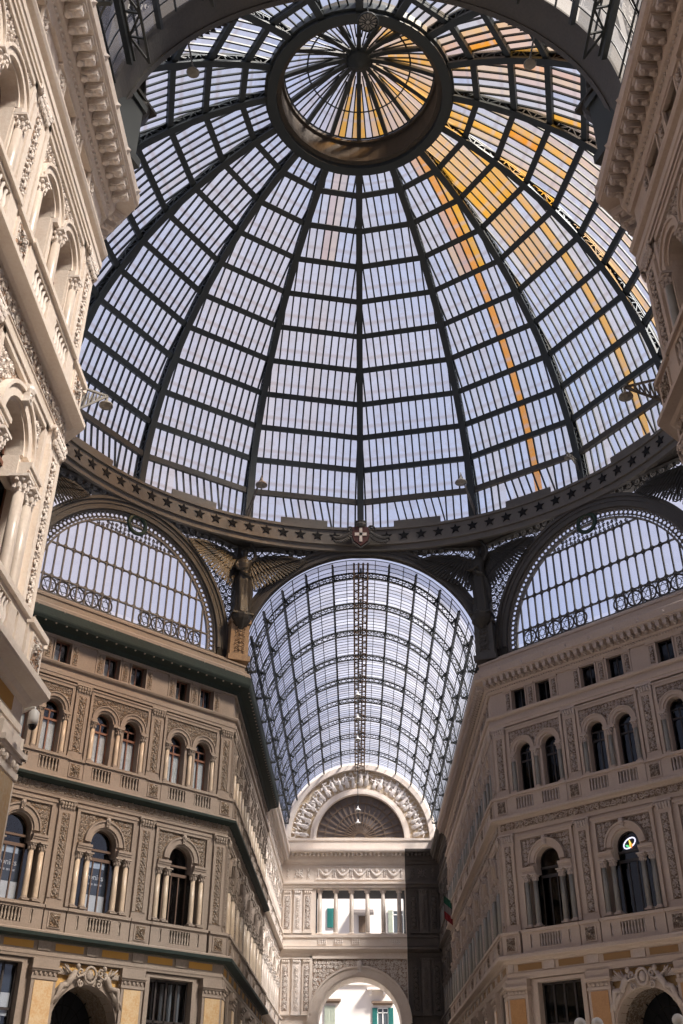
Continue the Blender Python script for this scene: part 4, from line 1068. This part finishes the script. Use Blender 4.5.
for q in range(14): b.bar((.08*cos(q*PI/7),.08*sin(q*PI/7),-.04),(.40*cos(q*PI/7),.40*sin(q*PI/7),-.04),.03,.03)
b.tube([(.40*cos(q*PI/8),.40*sin(q*PI/8),-.03) for q in range(16)],.03,5,True); ob('guard_grille',b,IRON,FLD)
def bracket_lamp(p,q,lab,r=.3,drop=.18):
    """triangular lattice bracket from wall point p to tip q with a bell lamp under the tip"""
    p=Vector(p); q=Vector(q); e=empty('bracket_lamp',T(*p)); tag(e,lab,'lamp'); d=q-p
    b=MB(); lo=Vector((0,0,-.55)); b.bar((0,0,.1),d,.05,.05); b.bar(lo,d,.05,.05); b.bar((0,0,.15),lo+Vector((0,0,-.1)),.06,.08)
    n=7
    for i in range(n): a=d*(i/n); c=lo.lerp(d,i/n); a2=d*((i+1)/n); b.bar(a,c,.03,.03); b.bar(c,a2,.03,.03)
    ob('bracket',b,IRON_RING,e)
    s=MB(); bell(s,tuple(d+Vector((0,0,-drop-r*1.5))),r); s.tube([tuple(d),tuple(d+Vector((0,0,-drop)))],.03,5); ob('lamp_shade',s,LAMP_SH,e,smooth=True)
bracket_lamp((-6.9,-16.7,16.85),(-6.38,-16.3,17.0),'lamp on a lattice bracket at the near left stone corner',.17,.05)
bracket_lamp((6.9,-16.7,17.0),(6.0,-16.9,16.7),'lamp on a lattice bracket at the near right stone corner',.17,.05)
bracket_lamp((-6.85,16.4,34.2),(-5.85,13.9,35.1),'lamp on a bracket at the foot of the dome, left of the far vault',.36)
bracket_lamp((6.9,16.4,34.3),(5.9,13.9,35.2),'lamp on a bracket at the foot of the dome, right of the far vault',.36)
bracket_lamp((12.6,12.6,35.0),(11.8,11.8,35.2),'small camera-like lamp at the foot of the dome above the right lunette',.2)
def flood(p,q,lab):
    e=empty('arch_floodlight',T(*p)); tag(e,lab,'lamp'); p=Vector(p); d=Vector(q)-p
    b=MB(); b.tube([(0,0,.13),tuple(d*.5+Vector((0,0,.15))),tuple(d)],.03,5); ob('arm',b,GREY,e)
    b=MB(); b.lathe([(.05,.14),(.13,.11),(.18,.03),(.2,0),(.15,-.02)],16); ob('lamp_shade',b,LAMP_SH,e,smooth=True)
flood((-5.15,-17.0,28.75),(-5.3,-17.8,29.4),'floodlight on an arm below the overhead arch, left of the lantern')
flood((4.95,-17.0,29.0),(5.1,-17.8,29.6),'floodlight on an arm below the overhead arch, right of the lantern')
# candelabra lamp post in the crossing whose globes reach the bottom edge
def lamppost(x,y,gl,lab):
    e=empty('lamp_post',T(x,y,0)); tag(e,lab,'street lamp')
    b=MB(); b.lathe([(.3,0),(.3,.3),(.16,.5),(.12,1.2),(.08,1.4),(.07,3.9),(.1,4.0),(.04,4.2)],12); ob('post',b,IRON,e,smooth=True)
    g=flat('milk_glass',(.82,.78,.66),.3)
    for dx,dz in gl:
        b=MB(); b.tube([(0,0,3.9),(dx*.5,0,3.8),(dx,0,dz-.45),(dx,0,dz-.24)],.035,6); a=ob('arm',b,IRON,e)
        b=MB(); b.ell((dx,0,dz-.06),.19,.19,.19,16,10); ob('globe',b,g,a,smooth=True)
lamppost(6.94,0,((-.27,4.81),(.27,4.82)),'lamp post with two milk-glass globes at the bottom edge')
lamppost(9.9,0,((-.14,4.93),),'lamp post with a single milk-glass globe at the lower right corner')
# security camera
e=empty('security_camera',T(-6.30,-17.9,8.15)@Matrix.Scale(.75,4)); tag(e,'white dome security camera under the near left cornice','security camera')
b=MB(); b.lathe([(.12,-.12),(.13,.0),(.13,.2),(.07,.27)],14); b.tube([(0,0,.22),(0,0,.34),(-.14,.08,.36),(-.32,.2,.36)],.03,6); ob('housing',b,WHITE,e,smooth=True)
b=MB(); b.ell((0,0,-.13),.105,.105,.12,12,8); ob('dome_lens',b,flat('black_lens',(.01,.01,.012),.1),e,smooth=True)
# flag
e=empty('flag',T(6.42,43.6,16.0)); tag(e,'small green and red flag hanging from the right arcade wall','flag')
b=MB(); b.tube([(.2,0,.1),(-.35,-.3,1.3)],.03,5); ob('pole',b,WOOD_DARK,e)
for k_,(c_,nm) in enumerate((((.008,.09,.05),'green_cloth'),((.2,.17,.16),'white_cloth'),((.22,.015,.02),'red_cloth'))):
    b=MB(); 
    for i in range(5): b.add([(-.3+.12*(i),-.25+.05*(i%2),1.2-k_*.55-.1*i),(-.3+.12*(i+1),-.25+.05*((i+1)%2),1.1-k_*.55-.1*i),(-.3+.12*(i+1),-.25+.05*((i+1)%2),.55-k_*.55-.1*i),(-.3+.12*i,-.25+.05*(i%2),.65-k_*.55-.1*i)],[(0,1,2,3)])
    ob(nm,b,flat(nm,c_,.8),e)
# ------------------------------------------------------------------ posters and sign
def text_obj(txt,size,mat,parent,M,ext=.006):
    cu=bpy.data.curves.new('lettering','FONT'); cu.body=txt; cu.size=size; cu.extrude=ext; cu.align_x='CENTER'
    t=bpy.data.objects.new('tmp',cu); COL.objects.link(t); dg=bpy.context.evaluated_depsgraph_get(); dg.update()
    me=bpy.data.meshes.new_from_object(t.evaluated_get(dg)); bpy.data.objects.remove(t); me.name='lettering'; me.materials.clear(); me.materials.append(mat)
    o=bpy.data.objects.new('lettering',me); COL.objects.link(o); o.parent=parent; o.matrix_local=M@Matrix.Rotation(PI/2,4,'X'); return o
MNW=frame(-A,H,(-1,1))
for c,lab in ((dc[0],'dark shop poster lettered in white behind the leftmost arched window'),(dc[1],'dark shop poster lettered in white behind the middle arched window')):
    b=MB(); b.box(-.62,.62,.40,.43,11.05,12.5); o=ob('window_poster',b,POSTER_DARK); o.matrix_world=MNW@T(c,0,0); tag(o,lab,'poster',group='shop posters in the left facade windows')
    b=MB(); b.box(-.62,.62,.395,.43,10.25,11.05); ob('white_lower_half',b,POSTER_WHITE,o)
    b=MB(); b.box(-.6,.42,.38,.40,12.22,12.48); ob('header_strip',b,POSTER_BLUE,o)
    text_obj('ronics',.36,POSTER_WHITE,o,T(0,.385,11.72)); 
    b=MB()
    for i,wd in enumerate((.1,.07,.12,.08,.1)): b.box(-.3+i*.15,-.3+i*.15+wd,.385,.39,11.48,11.56)
    ob('small_lettering',b,POSTER_INK,o)
b=MB(); b.box(.0,1.1,.38,.41,6.75,7.75); o=ob('window_poster',b,POSTER_DARK); o.matrix_world=MNW@T(dc[0],0,0); tag(o,'dark lettered poster in the ground-floor shop window at the left edge','poster')
text_obj('ics',.42,POSTER_WHITE,o,T(.25,.37,7.25)); b=MB(); b.box(.0,1.1,.375,.41,5.9,6.75); ob('white_lower_half',b,POSTER_WHITE,o)
# neon emblem in the right facade, middle window
MNE=frame(H,A,(1,1))
e=empty('neon_sign',MNE@T(dc[1],.28,13.35)); tag(e,'small neon ring with coloured leaves in the arched window of the right facade','sign')
b=MB(); pts=[]
for q in range(22):
    a=2*PI*q/22; x,z=.34*cos(a),.19*sin(a); pts.append((x*cos(.45)-z*sin(.45),0,x*sin(.45)+z*cos(.45)))
b.tube(pts,.028,6,True); ob('ring_tube',b,flat('neon_white',(.75,.75,.95),.5,0,1.6),e)
for nm,pp,cc in (('yellow_leaf',((0,-.02,.16),(.05,-.02,-.02),(.02,-.02,-.2)),(.85,.65,.1)),('green_leaf',((-.2,-.02,-.08),(-.1,-.02,-.12),(-.02,-.02,-.2)),(.1,.6,.25)),('orange_leaf',((.16,-.02,-.06),(.1,-.02,-.14),(.06,-.02,-.24)),(.85,.28,.08))):
    b=MB(); b.tube(pp,[.02,.055,.02],6); ob(nm,b,flat(nm,cc,.5,0,1.2),e)
# carved groups over the ground arches, and the arch lining
def cartouche(M,mats,gold,lab):
    e=empty('sculpture_group',M); tag(e,lab,'sculpture')
    b=MB(); b.tube([(.28*cos(q*PI/10),-.28,7.66+.32*sin(q*PI/10)) for q in range(20)],.06,7,True); b.ell((0,-.22,7.66),.19,.1,.23,10,6)
    for sg in (-1,1):
        spiral(b,sg*.5,7.75,.2,-.3,.06,1.3,0,sg); spiral(b,sg*.45,7.3,.17,-.3,.05,1.3,2,-sg)
    ob('cartouche',b,mats['relief'],e,smooth=True)
    for sg in (-1,1):
        b=MB()
        b.tube([(sg*.72,-.26,7.78),(sg*.86,-.28,7.55),(sg*1.0,-.27,7.32),(sg*1.12,-.24,7.15)],[.09,.15,.13,.14],9)          # torso
        b.tube([(sg*1.1,-.28,7.18),(sg*1.38,-.38,7.16),(sg*1.5,-.30,6.75),(sg*1.56,-.24,6.42)],[.13,.12,.085,.05],8)      # bent leg
        b.tube([(sg*1.12,-.22,7.12),(sg*1.4,-.24,6.82),(sg*1.66,-.2,6.45),(sg*1.78,-.2,6.2)],[.13,.11,.08,.05],8)
        b.ell((sg*.66,-.30,7.95),.10,.11,.125,10,7); b.ell((sg*.62,-.40,7.94),.02,.04,.03,6,4)
        b.tube([(sg*.82,-.30,7.70),(sg*.66,-.38,7.52),(sg*.44,-.36,7.62)],[.06,.05,.035],6); b.tube([(sg*.92,-.28,7.66),(sg*1.14,-.32,7.80),(sg*1.34,-.3,7.98)],[.06,.05,.03],6)
        rg=random.Random(3+sg)
        for q in range(9): b.tube([(sg*(1.0+.05*q),-.30,7.25-.04*q),(sg*(1.2+.06*q),-.33,7.0-.05*q),(sg*(1.32+.06*q),-.24,6.6-.05*q+.1*rg.random())],[.03,.04,.015],5)
        for q in range(16): b.ell((sg*(1.5+.35*rg.random()),-.12,6.2+1.5*rg.random()),.08,.07,.05,6,4,rg.random()*3)
        f_=ob('reclining_figure',b,mats['relief'],e,smooth=True)
        w=MB()
        for i in range(7): w.ell((sg*(1.0+.10*i),-.16,7.78-.02*i),.05,.04,.27-.015*i,6,4,sg*(.45+.12*i))
        ob('wing',w,mats['relief'],f_)
    g_=MB(); out=[(-1.95,8.05),(-1.95,6.0)]+[(2.0*cos(PI-t),5.65+2.0*sin(PI-t)) for t in [R(a) for a in range(14,167,8)]]+[(1.95,6.0),(1.95,8.05)]
    g_.plate(out[::-1],[],-.04,0); ob('ground_panel',g_,gold,e)
    a=MB(); a.arch(0,5.65,1.62,1.98,-.16,.02,n=30); a.arch(0,5.65,1.92,2.04,-.22,.02,n=30); a.box(-2.0,-1.62,-.16,.02,0,5.65); a.box(1.62,2.0,-.16,.02,0,5.65); a.box(-2.04,-1.6,-.22,.02,5.5,5.68); a.box(1.6,2.04,-.22,.02,5.5,5.68)
    ob('archivolt',a,mats['stone'],e)
    a=MB(); a.arch(0,5.65,1.62,1.8,.0,1.9,n=30); ob('arch_lining',a,mats['carve'],e)
    a=MB()
    for i in range(9):
        t=PI*i/8; a.bar((.12*cos(t),1.7,5.65+.12*sin(t)),(1.62*cos(t),1.7,5.65+1.62*sin(t)),.04,.05,(0,1,0))
    a.tube([(1.0*cos(PI*i/16),1.7,5.65+1.0*sin(PI*i/16)) for i in range(17)],.03,4); ob('fan_grille',a,BLACK,e)
cartouche(MNW@T(dc[1],0,0),BROWN,GOLD,'carved winged figures and cartouche over the left facade ground arch')
cartouche(MNE@T(dc[1],0,0),MAUVE,GOLD if False else stone('dull_gold_ground',(.36,.22,.08),(.22,.14,.07),2,.1,.7),'carved winged figures and cartouche over the right facade ground arch')
# ------------------------------------------------------------------ street house beyond the far arch
HS=empty('street_house',T(0,82,0)); tag(HS,'sunlit cream street house with shuttered windows seen through the arch','building')
b=MB(); b.box(-20,20,0,.6,0,30); ob('wall',b,HOUSE,HS)
b=MB(); b.box(-20,20,-.25,0,15.7,15.9); b.box(-20,20,-.3,0,26.5,27); ob('string_course',b,HOUSE,HS)
def housewin(cx,z0,z1,hood,shut,opened):
    b=MB(); b.box(cx-.55,cx+.55,-.04,.0,z0,z1); w=ob('window',b,flat('window_dark',(.08,.09,.10),.3) if 'window_dark' not in bpy.data.materials else bpy.data.materials['window_dark'],HS)
    b=MB(); b.box(cx-.6,cx-.5,-.1,0,z0,z1); b.box(cx+.5,cx+.6,-.1,0,z0,z1); b.box(cx-.05,cx+.05,-.1,0,z0,z1); b.box(cx-.6,cx+.6,-.1,0,z1-.5,z1-.42); b.box(cx-.6,cx+.6,-.1,0,z1-.08,z1); ob('window_frame',b,WHITE,w)
    if hood: b=MB(); b.box(cx-1.15,cx+1.15,-.55,0,z1+.42,z1+.62); b.box(cx-1.0,cx+1.0,-.35,0,z1+.25,z1+.42); ob('hood_moulding',b,RUST,HS)
    for s in (-1,1):
        b=MB()
        x0,x1=sorted((cx+s*.58,cx+s*1.1)) if opened else sorted((cx,cx+s*.58))
        b.box(x0,x1,-.16,-.1,z0,z1)
        for i in range(int((z1-z0)/.12)): b.box(x0+.05,x1-.05,-.19,-.15,z0+.05+i*.12,z0+.11+i*.12)
        ob('shutter',b,shut,HS)
housewin(2.35,11.2,13.5,True,GREEN_SH,True); housewin(-3.2,11.2,13.7,True,SHUT_GREY,False)
housewin(-3.0,21.4,23.4,False,GREEN_SH,False); housewin(.45,20.9,22.6,False,RUST,False); housewin(4.2,20.9,23.2,False,SHUT_GREY,True)
b=MB(); b.box(.7,3.0,-1.1,0,15.15,15.35); b.box(.9,1.2,-.8,0,14.7,15.15); b.box(2.4,2.7,-.8,0,14.7,15.15); ob('balcony_slab',b,HOUSE,HS)
b=MB(); b.add([(-.9,-1.6,22.7),(1.5,-1.6,22.7),(1.5,0,23.3),(-.9,0,23.3),(-.9,-1.6,22.45),(1.5,-1.6,22.45)],[(0,1,2,3),(0,4,5,1)]); ob('awning',b,flat('dark_awning',(.12,.10,.09),.8),HS)

# ------------------------------------------------------------------ sky, sun, camera
w=bpy.data.worlds.new('sky'); scene.world=w; w.use_nodes=True; nt=w.node_tree; N=nt.nodes; L=nt.links; bg=N['Background']
tc=N.new('ShaderNodeTexCoord'); no=N.new('ShaderNodeTexNoise'); no.inputs['Scale'].default_value=2.2; no.inputs['Detail'].default_value=6; L.new(tc.outputs['Generated'],no.inputs['Vector'])
cr=N.new('ShaderNodeValToRGB'); cr.color_ramp.elements[0].position=.42; cr.color_ramp.elements[0].color=(.43,.50,.74,1); cr.color_ramp.elements[1].position=.72; cr.color_ramp.elements[1].color=(.66,.60,.66,1)
L.new(no.outputs['Fac'],cr.inputs[0]); L.new(cr.outputs[0],bg.inputs[0]); bg.inputs[1].default_value=1.12
sd=Vector((.60,-.40,.76)).normalized()
sl=bpy.data.lights.new('sun','SUN'); sl.energy=10.8; sl.angle=R(12); sl.color=(1.0,.955,.90); so=bpy.data.objects.new('sun',sl); COL.objects.link(so)
so.rotation_euler=sd.to_track_quat('Z','Y').to_euler(); so.location=(40,-30,70)
cam=bpy.data.cameras.new('camera'); cam.sensor_fit='VERTICAL'; cam.sensor_height=24; cam.lens=24*1008.175/1024; cam.clip_end=500; cam.clip_start=.1
co=bpy.data.objects.new('camera',cam); COL.objects.link(co); scene.camera=co
r=Vector((.99990483,.01346054,.00302348)); u=Vector((.0045627,-.52948179,.84830903)); fwd=Vector((-.01301957,.8482145,.52949282))
r=(r-fwd*r.dot(fwd)).normalized(); u=r.cross(fwd); u=u.normalized()
co.matrix_world=Matrix(((r.x,u.x,-fwd.x,-.36575),(r.y,u.y,-fwd.y,-35.59047),(r.z,u.z,-fwd.z,1.6),(0,0,0,1)))
vs=scene.view_settings; vs.view_transform='Standard'; vs.look='None'; vs.gamma=1; vs.use_curve_mapping=False; vs.exposure=0
